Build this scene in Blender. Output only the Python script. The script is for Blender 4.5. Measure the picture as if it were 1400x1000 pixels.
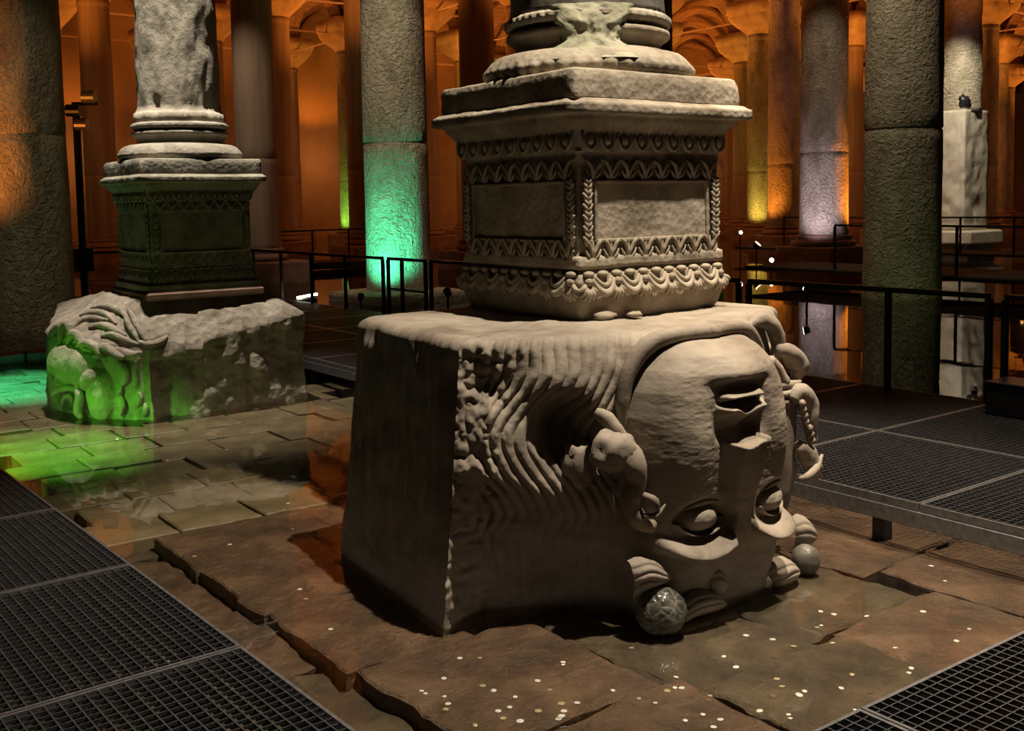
import bpy, math, random
import numpy as np
from mathutils import Matrix, Vector

random.seed(7)
for _o in list(bpy.data.objects):
    bpy.data.objects.remove(_o)
SC = bpy.context.scene
COL = SC.collection

# ------------------------------------------------------------------ camera
F = 1450.0; YAW = math.radians(36.4); PIT = math.radians(4.6); ROL = math.radians(1.05); CY = 394.0
EYE = np.array([0.0, 0.0, 2.02])
_fh = np.array([math.sin(YAW), math.cos(YAW), 0]); _rt = np.array([math.cos(YAW), -math.sin(YAW), 0]); _up = np.array([0, 0, 1.0])
C_F = math.cos(PIT) * _fh - math.sin(PIT) * _up
_dn = -math.sin(PIT) * _fh - math.cos(PIT) * _up
C_R = math.cos(ROL) * _rt + math.sin(ROL) * _dn
C_D = -math.sin(ROL) * _rt + math.cos(ROL) * _dn
cam = bpy.data.cameras.new('camera'); camo = bpy.data.objects.new('camera', cam); COL.objects.link(camo)
cam.sensor_fit = 'HORIZONTAL'; cam.sensor_width = 36.0; cam.lens = F * 36.0 / 1400.0
cam.shift_y = -(500.0 - CY) / 1400.0
cam.clip_end = 400
_m = Matrix.Identity(4)
for _i in range(3):
    _m[_i][0] = C_R[_i]; _m[_i][1] = -C_D[_i]; _m[_i][2] = -C_F[_i]; _m[_i][3] = EYE[_i]
camo.matrix_world = _m
SC.camera = camo

def ray(x, y): return C_F + C_R * (x - 700) / F + C_D * (y - CY) / F
def onz(x, y, z): v = ray(x, y); return EYE + v * ((z - EYE[2]) / v[2])
def onx(x, y, X): v = ray(x, y); return EYE + v * (X / v[0])
def ony(x, y, Y): v = ray(x, y); return EYE + v * (Y / v[1])
def onplane(x, y, p, n): v = ray(x, y); return EYE + v * (np.dot(p - EYE, n) / np.dot(v, n))
def proj(P):
    q = np.array(P, float) - EYE; D = q @ C_F
    return 700 + F * (q @ C_R) / D, CY + F * (q @ C_D) / D, D

# ------------------------------------------------------------------ world, exposure
W = bpy.data.worlds.new('world'); SC.world = W; W.use_nodes = True
W.node_tree.nodes['Background'].inputs[0].default_value = (0.42, 0.27, 0.17, 1)
W.node_tree.nodes['Background'].inputs[1].default_value = 0.005
SC.view_settings.view_transform = 'Standard'
try: SC.view_settings.look = 'None'
except Exception: pass
SC.view_settings.exposure = 0.0; SC.view_settings.gamma = 1.0; SC.view_settings.use_curve_mapping = False

def aim(o, tgt):
    d = Vector(tgt) - o.location
    o.rotation_euler = d.to_track_quat('-Z', 'Y').to_euler()
def spot(name, loc, tgt, energy, color, angle, blend=0.4, radius=0.06):
    l = bpy.data.lights.new(name, 'SPOT'); l.energy = energy; l.color = color
    l.spot_size = math.radians(angle); l.spot_blend = blend; l.shadow_soft_size = radius
    o = bpy.data.objects.new(name, l); COL.objects.link(o); o.location = loc; aim(o, tgt); return o
def point(name, loc, energy, color, radius=0.3):
    l = bpy.data.lights.new(name, 'POINT'); l.energy = energy; l.color = color; l.shadow_soft_size = radius
    o = bpy.data.objects.new(name, l); COL.objects.link(o); o.location = loc; return o

WARM = (1.0, 0.88, 0.70)
# ceiling spotlights over the two carved blocks
spot('spotlight_head', (4.3, 2.15, 9.3), (3.75, 4.0, 0.8), 5600, WARM, 46, 0.5, 0.06)
spot('spotlight_side_block', (3.0, 9.72, 9.3), (3.55, 10.4, 0.8), 4900, (1.0, 0.90, 0.76), 33, 0.9, 0.07)
spot('spotlight_slabs', (6.6, 3.2, 9.2), (5.8, 3.0, 0.0), 3600, (1.0, 0.8, 0.58), 40, 0.6, 0.05)
GREEN = (0.16, 1.0, 0.05); TEAL = (0.08, 1.0, 0.55); ORANGE = (1.0, 0.30, 0.035)

# ------------------------------------------------------------------ numeric helpers
def _hash(ix, iy, iz):
    h = (ix.astype(np.int64) * 374761393 + iy.astype(np.int64) * 668265263 + iz.astype(np.int64) * 2147483647) & 0xFFFFFFFF
    h = ((h ^ (h >> 13)) * 1274126177) & 0xFFFFFFFF
    h = h ^ (h >> 16)
    return (h & 0xFFFF) / 65535.0
def vnoise(p):
    p = np.asarray(p, float); i = np.floor(p); f = p - i; f = f * f * (3 - 2 * f); i = i.astype(np.int64)
    r = 0
    for dx in (0, 1):
        wx = f[..., 0] if dx else 1 - f[..., 0]
        for dy in (0, 1):
            wy = f[..., 1] if dy else 1 - f[..., 1]
            for dz in (0, 1):
                wz = f[..., 2] if dz else 1 - f[..., 2]
                r = r + wx * wy * wz * _hash(i[..., 0] + dx, i[..., 1] + dy, i[..., 2] + dz)
    return r * 2 - 1
def fbm(p, sc, oct=4):
    p = np.asarray(p, float) * sc; a = 1.0; s = 0; t = 0
    for _ in range(oct):
        s = s + a * vnoise(p); t += a; a *= 0.5; p = p * 2.03 + 17.3
    return s / t
def sm(a, b, x):
    t = np.clip((x - a) / (b - a), 0, 1); return t * t * (3 - 2 * t)
def interp(x, xs, ys): return np.interp(x, xs, ys)

# ------------------------------------------------------------------ mesh helpers
def mesh(name, v, f, mat=None, smooth=True):
    m = bpy.data.meshes.new(name)
    m.from_pydata([tuple(map(float, q)) for q in v] if not isinstance(v, np.ndarray) else v.tolist(), [], f if isinstance(f, list) else f.tolist())
    if smooth: m.polygons.foreach_set('use_smooth', [True] * len(m.polygons))
    if mat: m.materials.append(mat)
    m.update(); return m
def link(name, me, parent=None, loc=None, rotz=None):
    o = bpy.data.objects.new(name, me); COL.objects.link(o)
    if parent is not None: o.parent = parent
    if loc is not None: o.location = loc
    if rotz is not None: o.rotation_euler = (0, 0, rotz)
    return o
def tag(o, label, cat, group=None):
    o['label'] = label; o['category'] = cat
    if group: o['group'] = group
    return o
def thing(name, label, cat, loc=(0, 0, 0), rotz=0, group=None):
    return tag(link(name, None, None, loc, rotz), label, cat, group)
def struct(o, label=None):
    o['kind'] = 'structure'
    if label: o['label'] = label
    return o
def gridfaces(nr, nc, wrap=False, flip=False):
    r = np.arange(nr - 1)[:, None]; c = np.arange(nc if wrap else nc - 1)[None, :]
    c2 = (c + 1) % nc
    a = r * nc + c; b = r * nc + c2; d = (r + 1) * nc + c2; e = (r + 1) * nc + c
    q = np.stack([a, b, d, e] if not flip else [a, e, d, b], -1).reshape(-1, 4)
    return q
class MB:
    def __init__(s): s.v = []; s.f = []
    def add(s, v, f):
        o = len(s.v); s.v.extend([tuple(map(float, q)) for q in v]); s.f.extend([tuple(int(i) + o for i in q) for q in f]); return s
    def box(s, x0, x1, y0, y1, z0, z1, bev=0.0):
        if bev <= 0:
            v = [(x, y, z) for z in (z0, z1) for y in (y0, y1) for x in (x0, x1)]
            return s.add(v, [(0, 2, 3, 1), (4, 5, 7, 6), (0, 1, 5, 4), (2, 6, 7, 3), (0, 4, 6, 2), (1, 3, 7, 5)])
        b = bev; r = []
        for z, i in ((z0, b), (z0 + b, 0), (z1 - b, 0), (z1, b)):
            X0, X1, Y0, Y1 = x0 + i, x1 - i, y0 + i, y1 - i; c = b if i == 0 else b * 0.6
            r.append([(X0 + c, Y0, z), (X1 - c, Y0, z), (X1, Y0 + c, z), (X1, Y1 - c, z), (X1 - c, Y1, z), (X0 + c, Y1, z), (X0, Y1 - c, z), (X0, Y0 + c, z)])
        v = [p for q in r for p in q]; f = [tuple(range(7, -1, -1)), tuple(range(24, 32))]
        for k in range(3):
            for i in range(8): f.append((k * 8 + i, k * 8 + (i + 1) % 8, k * 8 + 8 + (i + 1) % 8, k * 8 + 8 + i))
        return s.add(v, f)
    def tube(s, pts, rad, n=10, sub=6, flat=1.0, cap=True, rough=0.0):
        P = catmull(pts, sub); R = np.interp(np.linspace(0, 1, len(P)), np.linspace(0, 1, len(np.atleast_1d(rad))), np.atleast_1d(rad))
        V = sweep(P, R, n, flat); o = len(P)
        if rough: C_ = np.repeat(P, n, axis=0); V = C_ + (V - C_) * (1 + rough * fbm(V, 14, 3))[:, None]
        f = gridfaces(o, n, True).tolist()
        if cap: f.append(tuple(range(n - 1, -1, -1))); f.append(tuple(range((o - 1) * n, o * n)))
        return s.add(V, f)
    def bar(s, p0, p1, w, h=None):
        h = h or w; p0 = np.array(p0, float); p1 = np.array(p1, float); d = p1 - p0; d /= np.linalg.norm(d)
        up = np.array([0, 0, 1.0]) if abs(d[2]) < 0.9 else np.array([1.0, 0, 0]); a = np.cross(d, up); a /= np.linalg.norm(a); b = np.cross(a, d)
        v = [p + sa * a * w / 2 + sb * b * h / 2 for p in (p0, p1) for sb in (-1, 1) for sa in (-1, 1)]
        return s.add(v, [(0, 1, 3, 2), (4, 6, 7, 5), (0, 4, 5, 1), (2, 3, 7, 6), (0, 2, 6, 4), (1, 5, 7, 3)])
    def blob(s, c, r, nu=20, nv=12, noise=0.0, seed=0, M=None, fn=None):
        th = np.linspace(0, 2 * np.pi, nu, endpoint=False); ph = np.linspace(0.02, np.pi - 0.02, nv)
        P, T = np.meshgrid(ph, th, indexing='ij')
        d = np.stack([np.sin(P) * np.cos(T), np.sin(P) * np.sin(T), np.cos(P)], -1)
        k = 1 + noise * fbm(d + seed * 3.1, 2.2, 3)
        if fn is not None: k = k + fn(d)
        v = d * k[..., None] * np.array(r)
        v = v.reshape(-1, 3)
        if M is not None: v = v @ np.array(M).T
        v = v + np.array(c)
        f = gridfaces(nv, nu, True, True).tolist(); f.append(tuple(range(nu))); f.append(tuple(range(nv * nu - 1, nv * nu - nu - 1, -1)))
        return s.add(v, f)
    def lathe(s, prof, n=32, c=(0, 0, 0), fn=None):
        pr = np.array(prof, float); a = np.linspace(0, 2 * np.pi, n, endpoint=False)
        R = pr[:, 0][:, None] * np.ones(n)[None]; Z = pr[:, 1][:, None] * np.ones(n)[None]; A = np.ones(len(pr))[:, None] * a[None]
        if fn is not None: R = R + fn(R, A, Z)
        v = np.stack([R * np.cos(A) + c[0], R * np.sin(A) + c[1], Z + c[2]], -1).reshape(-1, 3)
        f = gridfaces(len(pr), n, True).tolist(); f.append(tuple(range(n - 1, -1, -1))); f.append(tuple(range((len(pr) - 1) * n, len(pr) * n)))
        return s.add(v, f)
    def build(s, name, mat, parent=None, loc=None, rotz=None, smooth=False):
        return link(name, mesh(name, s.v, s.f, mat, smooth), parent, loc, rotz)
    def me(s, name, mat, smooth=False): return mesh(name, s.v, s.f, mat, smooth)
def catmull(pts, sub):
    p = np.array(pts, float)
    if len(p) < 3 and sub > 1: return np.array([p[0] + (p[-1] - p[0]) * t for t in np.linspace(0, 1, sub + 1)])
    q = np.vstack([2 * p[0] - p[1], p, 2 * p[-1] - p[-2]]); out = []
    for i in range(1, len(q) - 2):
        for t in np.linspace(0, 1, sub, endpoint=False):
            a, b, c, d = q[i - 1], q[i], q[i + 1], q[i + 2]
            out.append(0.5 * ((2 * b) + (c - a) * t + (2 * a - 5 * b + 4 * c - d) * t * t + (3 * b - a - 3 * c + d) * t ** 3))
    out.append(p[-1]); return np.array(out)
def sweep(P, R, n, flat=1.0):
    T = np.gradient(P, axis=0); T /= np.linalg.norm(T, axis=1)[:, None] + 1e-9
    up = np.array([0.3, -0.85, 0.2]); N = up - T[0] * (up @ T[0]); N /= np.linalg.norm(N) + 1e-9
    V = []; a = np.linspace(0, 2 * np.pi, n, endpoint=False)
    for i in range(len(P)):
        N = N - T[i] * (N @ T[i]); N /= np.linalg.norm(N) + 1e-9; B = np.cross(T[i], N)
        V.append(P[i] + R[i] * (np.cos(a)[:, None] * N * flat + np.sin(a)[:, None] * B))
    return np.vstack(V)

# ------------------------------------------------------------------ materials
def _nodes(name):
    m = bpy.data.materials.new(name); m.use_nodes = True; nt = m.node_tree
    return m, nt, nt.nodes['Principled BSDF'], nt.nodes.new('ShaderNodeTexCoord')
def _ramp(nt, fac, stops):
    r = nt.nodes.new('ShaderNodeValToRGB'); e = r.color_ramp.elements
    e[0].position = stops[0][0]; e[0].color = (*stops[0][1], 1); e[1].position = stops[-1][0]; e[1].color = (*stops[-1][1], 1)
    for p, c in stops[1:-1]: k = e.new(p); k.color = (*c, 1)
    nt.links.new(fac, r.inputs[0]); return r.outputs[0]
def _noise(nt, vec, sc, det=6, rough=0.6, dist=0.0):
    n = nt.nodes.new('ShaderNodeTexNoise'); n.inputs['Scale'].default_value = sc; n.inputs['Detail'].default_value = det
    n.inputs['Roughness'].default_value = rough; n.inputs['Distortion'].default_value = dist; nt.links.new(vec, n.inputs['Vector']); return n.outputs['Fac']
def _map(nt, vec, sc):
    m = nt.nodes.new('ShaderNodeMapping'); m.inputs['Scale'].default_value = sc; nt.links.new(vec, m.inputs['Vector']); return m.outputs[0]
def _math(nt, op, a, b):
    m = nt.nodes.new('ShaderNodeMath'); m.operation = op
    for i, k in enumerate((a, b)):
        if isinstance(k, (int, float)): m.inputs[i].default_value = k
        else: nt.links.new(k, m.inputs[i])
    return m.outputs[0]
def _bump(nt, bsdf, h, strength, dist):
    b = nt.nodes.new('ShaderNodeBump'); b.inputs['Strength'].default_value = strength; b.inputs['Distance'].default_value = dist
    nt.links.new(h, b.inputs['Height']); nt.links.new(b.outputs[0], bsdf.inputs['Normal'])
def stone(name, dark, mid, light, sc=3.0, bump=0.5, bdist=0.02, rough=0.8, stretch=(1, 1, 1), fine=28.0, pits=0.0, spec=0.3, chisel=None):
    m, nt, b, tc = _nodes(name); vec = _map(nt, tc.outputs['Object'], stretch)
    n1 = _noise(nt, vec, sc, 9, 0.65, 0.3)
    col = _ramp(nt, n1, [(0.3, dark), (0.5, mid), (0.72, light)])
    nt.links.new(col, b.inputs['Base Color'])
    n2 = _noise(nt, vec, fine, 6, 0.7)
    h = _math(nt, 'ADD', _math(nt, 'MULTIPLY', n2, 0.5), n1)
    if pits:
        v = nt.nodes.new('ShaderNodeTexVoronoi'); v.inputs['Scale'].default_value = pits; nt.links.new(vec, v.inputs['Vector'])
        h = _math(nt, 'ADD', h, _math(nt, 'MULTIPLY', v.outputs['Distance'], 0.8))
    if chisel:
        n3 = _noise(nt, _map(nt, tc.outputs['Object'], chisel[0]), chisel[1], 3, 0.55, 0.8)
        h = _math(nt, 'ADD', h, _math(nt, 'MULTIPLY', n3, chisel[2]))
    _bump(nt, b, h, bump, bdist)
    b.inputs['Roughness'].default_value = rough; b.inputs['Specular IOR Level'].default_value = spec
    return m
def plain(name, col, rough=0.5, metal=0.0, var=0.25, sc=40, bump=0.0):
    m, nt, b, tc = _nodes(name); n = _noise(nt, tc.outputs['Object'], sc, 4)
    c2 = tuple(min(1, c * (1 + var)) for c in col); c1 = tuple(c * (1 - var) for c in col)
    nt.links.new(_ramp(nt, n, [(0.3, c1), (0.7, c2)]), b.inputs['Base Color'])
    b.inputs['Roughness'].default_value = rough; b.inputs['Metallic'].default_value = metal
    if bump: _bump(nt, b, n, bump, 0.01)
    return m
def emit(name, col, strength):
    m, nt, b, tc = _nodes(name); b.inputs['Base Color'].default_value = (0.8, 0.8, 0.8, 1)
    b.inputs['Emission Color'].default_value = (*col, 1); b.inputs['Emission Strength'].default_value = strength; return m
M_HEAD = stone('carved_marble', (0.12, 0.09, 0.066), (0.245, 0.20, 0.155), (0.35, 0.30, 0.24), 2.6, 0.4, 0.012, 0.72, (1, 1, 1.8), 34, 0, 0.35)
M_BLOCK2 = stone('weathered_block_stone', (0.14, 0.115, 0.085), (0.29, 0.245, 0.19), (0.42, 0.37, 0.30), 3.2, 0.8, 0.03, 0.85, (1, 1, 1), 24, 11)
M_PED = stone('pedestal_marble', (0.15, 0.115, 0.08), (0.30, 0.25, 0.185), (0.43, 0.375, 0.29), 4.0, 0.5, 0.012, 0.78, (1, 1, 1), 40, 26)
M_PED2 = stone('pedestal_marble_grey', (0.15, 0.13, 0.095), (0.29, 0.26, 0.20), (0.41, 0.38, 0.30), 4.0, 0.5, 0.012, 0.8, (1, 1, 1), 40, 26)
M_MORTAR = stone('pale_mortar', (0.20, 0.19, 0.12), (0.33, 0.31, 0.215), (0.45, 0.42, 0.31), 6, 0.6, 0.02, 0.9)
def ballmat():
    m, nt, b, tc = _nodes('scaled_dark_stone'); v = nt.nodes.new('ShaderNodeTexVoronoi'); v.feature = 'DISTANCE_TO_EDGE'; v.inputs['Scale'].default_value = 21; nt.links.new(tc.outputs['Object'], v.inputs['Vector'])
    nt.links.new(_ramp(nt, v.outputs['Distance'], [(0.0, (.15, .14, .11)), (.06, (.085, .082, .065)), (.3, (.04, .04, .032))]), b.inputs['Base Color']); b.inputs['Roughness'].default_value = .3
    _bump(nt, b, v.outputs['Distance'], .7, .02); return m
M_SCALE = ballmat()
M_MATTE = plain('matte_black_slab', (0.008, 0.007, 0.006), 0.95, 0.0, 0.2)
M_BALL = stone('polished_dark_stone', (0.06, 0.052, 0.04), (0.11, 0.098, 0.078), (0.18, 0.165, 0.135), 9, 0.5, 0.01, 0.42, spec=0.5)
M_COL_ROUGH = stone('tooled_column_stone', (0.20, 0.16, 0.11), (0.33, 0.28, 0.20), (0.44, 0.38, 0.29), 1.6, 1.0, 0.07, 0.85, (1, 1, 0.8), 9, 0, 0.25, ((1, 1, 1.7), 7.0, 1.5))
M_COL = stone('column_marble', (0.15, 0.10, 0.065), (0.26, 0.18, 0.12), (0.36, 0.26, 0.18), 1.2, 0.5, 0.03, 0.7, (1, 1, 0.12), 12)
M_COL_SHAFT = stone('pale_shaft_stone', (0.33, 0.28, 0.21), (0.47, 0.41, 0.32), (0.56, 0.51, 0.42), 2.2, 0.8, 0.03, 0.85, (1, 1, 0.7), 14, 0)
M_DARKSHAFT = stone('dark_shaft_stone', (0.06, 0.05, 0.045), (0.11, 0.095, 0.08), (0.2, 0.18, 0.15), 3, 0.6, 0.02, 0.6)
M_CAP = stone('capital_stone', (0.26, 0.18, 0.10), (0.40, 0.29, 0.17), (0.52, 0.40, 0.25), 1.6, 0.5, 0.03, 0.8)
M_PLINTH = stone('plinth_stone', (0.13, 0.075, 0.05), (0.22, 0.13, 0.09), (0.30, 0.19, 0.14), 2, 0.5, 0.03, 0.8)
M_SLAB = stone('wet_slab_stone', (0.022, 0.014, 0.008), (0.095, 0.050, 0.027), (0.20, 0.115, 0.065), 2.4, 1.0, 0.06, 0.38, (1, 1, 1), 13, 0, 0.5)
M_SLAB2 = stone('mossy_slab_stone', (0.018, 0.013, 0.008), (0.075, 0.050, 0.028), (0.155, 0.11, 0.065), 2.6, 1.0, 0.07, 0.38, (1, 1, 1), 16, 0, 0.5)
M_TILE = stone('wet_brick_tile', (0.085, 0.062, 0.034), (0.16, 0.118, 0.065), (0.24, 0.185, 0.11), 2.6, 0.8, 0.012, 0.45, (1, 1, 1), 22, 0, 0.45)
M_MUD = stone('dark_silt', (0.012, 0.009, 0.006), (0.028, 0.02, 0.013), (0.05, 0.036, 0.022), 2, 0.7, 0.03, 0.6)
M_WALL = stone('plaster_wall', (0.30, 0.19, 0.10), (0.40, 0.26, 0.14), (0.47, 0.32, 0.18), 0.35, 0.3, 0.03, 0.9)
M_STEEL = plain('galvanised_steel', (0.30, 0.30, 0.305), 0.42, 0.9, 0.3, 25)
M_BARS = plain('dark_grating_steel', (0.10, 0.10, 0.104), 0.45, 0.8, 0.3, 18)
M_RAIL = plain('black_painted_steel', (0.012, 0.012, 0.013), 0.4, 0.3, 0.2)
M_FIX = plain('black_lamp_housing', (0.015, 0.015, 0.016), 0.35, 0.4, 0.2)
M_FIXG = plain('grey_lamp_housing', (0.25, 0.23, 0.22), 0.4, 0.6, 0.2)
M_ROD = plain('tie_rod_iron', (0.5, 0.36, 0.3), 0.5, 0.3, 0.2)
M_LENS = emit('lamp_lens_glow', (1.0, 0.93, 0.75), 14)
M_LENS2 = emit('lamp_lens_warm', (1.0, 0.7, 0.35), 10)
M_COIN = [plain('silver_coin', (0.85, 0.83, 0.77), 0.3, 0.3, 0.1), plain('brass_coin', (0.55, 0.46, 0.28), 0.35, 0.4, 0.1), plain('copper_coin', (0.22, 0.13, 0.08), 0.45, 0.7, 0.15)]
def brickmat():
    m, nt, b, tc = _nodes('vault_brick')
    vec = tc.outputs['Object']
    br = nt.nodes.new('ShaderNodeTexBrick'); br.inputs['Scale'].default_value = 1.0
    br.inputs['Brick Width'].default_value = 0.62; br.inputs['Row Height'].default_value = 0.16; br.inputs['Mortar Size'].default_value = 0.02
    br.inputs['Color1'].default_value = (0.42, 0.25, 0.14, 1); br.inputs['Color2'].default_value = (0.30, 0.17, 0.09, 1); br.inputs['Mortar'].default_value = (0.2, 0.13, 0.08, 1)
    nt.links.new(vec, br.inputs['Vector'])
    n = _noise(nt, vec, 0.7, 6); mx = nt.nodes.new('ShaderNodeMixRGB'); mx.blend_type = 'MULTIPLY'; mx.inputs[0].default_value = 0.7
    nt.links.new(br.outputs['Color'], mx.inputs[1]); nt.links.new(_ramp(nt, n, [(0.3, (0.5, 0.45, 0.4)), (0.7, (1, 1, 1))]), mx.inputs[2])
    nt.links.new(mx.outputs[0], b.inputs['Base Color']); b.inputs['Roughness'].default_value = 0.9
    _bump(nt, b, _math(nt, 'ADD', n, _math(nt, 'MULTIPLY', br.outputs['Fac'], -0.5)), 0.8, 0.05)
    return m
M_BRICK = brickmat()
def watermat():
    m, nt, b, tc = _nodes('shallow_water'); out = nt.nodes['Material Output']; nt.nodes.remove(b)
    tr = nt.nodes.new('ShaderNodeBsdfTransparent'); tr.inputs[0].default_value = (0.93, 0.94, 0.9, 1)
    gl = nt.nodes.new('ShaderNodeBsdfGlossy'); gl.inputs['Roughness'].default_value = 0.015
    fr = nt.nodes.new('ShaderNodeFresnel'); fr.inputs['IOR'].default_value = 1.42
    mx = nt.nodes.new('ShaderNodeMixShader'); nt.links.new(fr.outputs[0], mx.inputs[0]); nt.links.new(tr.outputs[0], mx.inputs[1]); nt.links.new(gl.outputs[0], mx.inputs[2])
    n = _noise(nt, tc.outputs['Object'], 2.2, 3, 0.5, 0.4)
    bp = nt.nodes.new('ShaderNodeBump'); bp.inputs['Strength'].default_value = 0.05; bp.inputs['Distance'].default_value = 0.02
    nt.links.new(n, bp.inputs['Height']); nt.links.new(bp.outputs[0], gl.inputs['Normal']); nt.links.new(bp.outputs[0], fr.inputs['Normal'])
    nt.links.new(mx.outputs[0], out.inputs[0]); return m
M_WATER = watermat()
# ================================================================== STRUCTURE
GO = np.array([4.165, 4.85]); GA = np.array([7.177, 0.042]); GB = np.array([0.012, 7.269])
def gpos(i, j): return GO + i * GA + j * GB
WATER_Z = 0.035
floor = link('floor', MB().box(-16, 102, -16, 61, -0.5, -0.16).me('floor', M_MUD)); struct(floor, 'dark silted cistern floor under the water')
water = link('water', mesh('water', [(-16, -16, WATER_Z), (98, -16, WATER_Z), (98, 60.4, WATER_Z), (-16, 60.4, WATER_Z)], [(0, 1, 2, 3)], M_WATER, False))
water['kind'] = 'stuff'; water['label'] = 'thin clear sheet of water over the brick floor'; water['category'] = 'water'

# ---- paving: square brick tiles further off, broken slabs round the big carved block
def slabmesh(name, sx, sy, h, mat, n, amp, seed, edge=0.012):
    if n > 20: n = 44
    xs = np.concatenate([[-0.5], np.linspace(-0.5 + edge / sx, 0.5 - edge / sx, n), [0.5]]) * sx
    ys = np.concatenate([[-0.5], np.linspace(-0.5 + edge / sy, 0.5 - edge / sy, n), [0.5]]) * sy
    X, Y = np.meshgrid(xs, ys); P = np.stack([X, Y, X * 0 + seed * 5.3], -1)
    Z = amp * fbm(P, 2.6, 4) + amp * (0.35 if n < 10 else .8) * fbm(P, 9, 3)
    ed = np.minimum(np.minimum(X + sx / 2, sx / 2 - X), np.minimum(Y + sy / 2, sy / 2 - Y)); Z = Z - 0.008 * (1 - sm(0, edge, ed))
    ja = 0.012 if n < 10 else 0.05; jx = ja * fbm(P, 4, 4) * (ed < edge * 3); jy = ja * fbm(P + 31, 4, 4) * (ed < edge * 3)
    V = np.stack([X + jx, Y + jy, Z], -1); k = n + 2
    top = V.reshape(-1, 3); f = gridfaces(k, k).tolist()
    ring = [i for i in range(k)] + [r * k + k - 1 for r in range(1, k)] + [(k - 1) * k + c for c in range(k - 2, -1, -1)] + [r * k for r in range(k - 2, 0, -1)]
    o = len(top); low = [(top[i][0], top[i][1], -h) for i in ring]; L = len(ring)
    f += [(ring[(q + 1) % L], ring[q], o + q, o + (q + 1) % L) for q in range(L)]
    return mesh(name, np.vstack([top, np.array(low)]), f, mat, False)
rs = random.Random(3)
tilem = [slabmesh('tile', 0.535, 0.485, 0.14, M_TILE, 5, 0.010, s) for s in range(6)]
for r in range(17):
    y = 6.75 + 0.505 * r
    for c in range(7):
        x = 1.92 + 0.555 * c + (0.14 if r % 2 else -0.02)
        if x > 5.35: continue
        if 3.2 < x < 4.6 and 10.6 < y < 11.9: continue
        o = link('tile', tilem[rs.randrange(6)], floor, (x + rs.uniform(-.006, .006), y + rs.uniform(-.006, .006), -0.012 + rs.uniform(-.014, .012)))
        o.rotation_euler = (rs.uniform(-.012, .012), rs.uniform(-.012, .012), rs.uniform(-.012, .012) + (math.pi if rs.random() < .5 else 0))
# broken slabs: (x0,x1,y0,y1,z,material)
slabs = [(2.0, 2.95, 5.72, 6.48, .0, 0), (2.96, 4.1, 5.75, 6.48, .0, 0), (4.12, 5.3, 5.6, 6.45, .005, 0), (2.02, 2.72, 4.9, 5.7, .005, 0), (2.05, 2.7, 4.02, 4.88, .0, 0),
         (2.1, 3.0, 3.1, 4.0, .01, 0), (3.02, 3.85, 2.95, 4.0, .0, 1), (3.87, 4.7, 3.0, 4.0, -.005, 1), (4.72, 5.6, 3.35, 4.5, .015, 0), (4.72, 5.6, 4.52, 5.55, .01, 0), (5.62, 6.6, 3.0, 4.6, -.02, 0), (5.62, 6.6, 4.62, 6.4, -.02, 0),
         (2.2, 3.1, 2.35, 3.08, .0, 0), (3.12, 4.0, 2.3, 2.93, .01, 1), (4.02, 4.85, 2.25, 2.98, .005, 0), (4.87, 5.6, 2.2, 3.33, .02, 0), (5.62, 6.6, 1.9, 2.98, -.02, 0),
         (2.35, 3.3, 1.55, 2.33, -.01, 0), (3.32, 4.5, 1.5, 2.28, .0, 0), (4.52, 5.6, 1.45, 2.2, .01, 0)]
for k, (a, b, c, d, z, mi) in enumerate(slabs):
    o = link('slab', slabmesh('slab', b - a + .02, d - c + .02, 0.14, (M_SLAB, M_SLAB2)[mi], 30, 0.012 if mi == 0 else 0.02, 20 + k, 0.012), floor, ((a + b) / 2, (c + d) / 2, z * .5))
    o.rotation_euler = (rs.uniform(-.004, .004), rs.uniform(-.004, .004), rs.uniform(-.006, .006))
# the lower course of stones along the left walkway
y = 1.6
while y < 7.0:
    L = rs.uniform(0.7, 1.15)
    o = link('slab', slabmesh('slab', 0.78, L - 0.03, 0.1, M_SLAB2 if rs.random() < .5 else M_SLAB, 16, 0.03, 60 + y, 0.04), floor, (1.72 - 0.03 * (y - 3) + (0.38 if y < 2.6 else 0.16 if y < 3.4 else 0), y + L / 2, -0.075))
    y += L
# kerb and the paved ledge behind the pool
kerb = link('kerb_edge', None, None, (0, 15.15, 0)); struct(kerb, 'low stone kerb closing the pool')
for k in range(7):
    MB().box(-0.57, 0.57, -0.17, 0.17, -0.16, 0.14 + 0.008 * (k % 3), 0.015).build('kerb_stone', M_COL_SHAFT if 0 else M_PLINTH, kerb, (-2.2 + 1.17 * k, 0, 0))

# ---- ceiling: groin vaults
nx, ny, R0 = 15, 10, 16
fx = np.arange(-2 * R0, 13 * R0 + 1) / R0; fy = np.arange(-2 * R0, int(7.66 * R0) + 1) / R0
FX, FY = np.meshgrid(fx, fy)
def _h(t):
    a = (t - np.floor(t)) - 0.5; return np.sqrt(np.clip(1 - (2 * a) ** 2, 0, 1))
SPR, RISE = 10.75, 3.1
ZC = SPR + RISE * np.maximum(_h(FX), _h(FY))
XC = GO[0] + FX * GA[0] + FY * GB[0]; YC = GO[1] + FX * GA[1] + FY * GB[1]
PC = np.stack([XC, YC, ZC], -1); PC[..., 2] += 0.06 * fbm(PC, 0.8, 3)
ceiling = link('ceiling', mesh('ceiling', PC.reshape(-1, 3), gridfaces(len(fy), len(fx), False, True), M_BRICK)); struct(ceiling, 'brick groin vaults lit orange from below')
wb = link('wall_back', MB().box(-16, 102, 60.45, 61, -0.4, 14.2).me('wall_back', M_WALL)); struct(wb, 'plastered back wall of the cistern')
wr = link('wall_right', MB().box(98.2, 98.8, -16, 61, -0.4, 14.2).me('wall_right', M_WALL)); struct(wr, 'distant end wall of the cistern')
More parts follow.
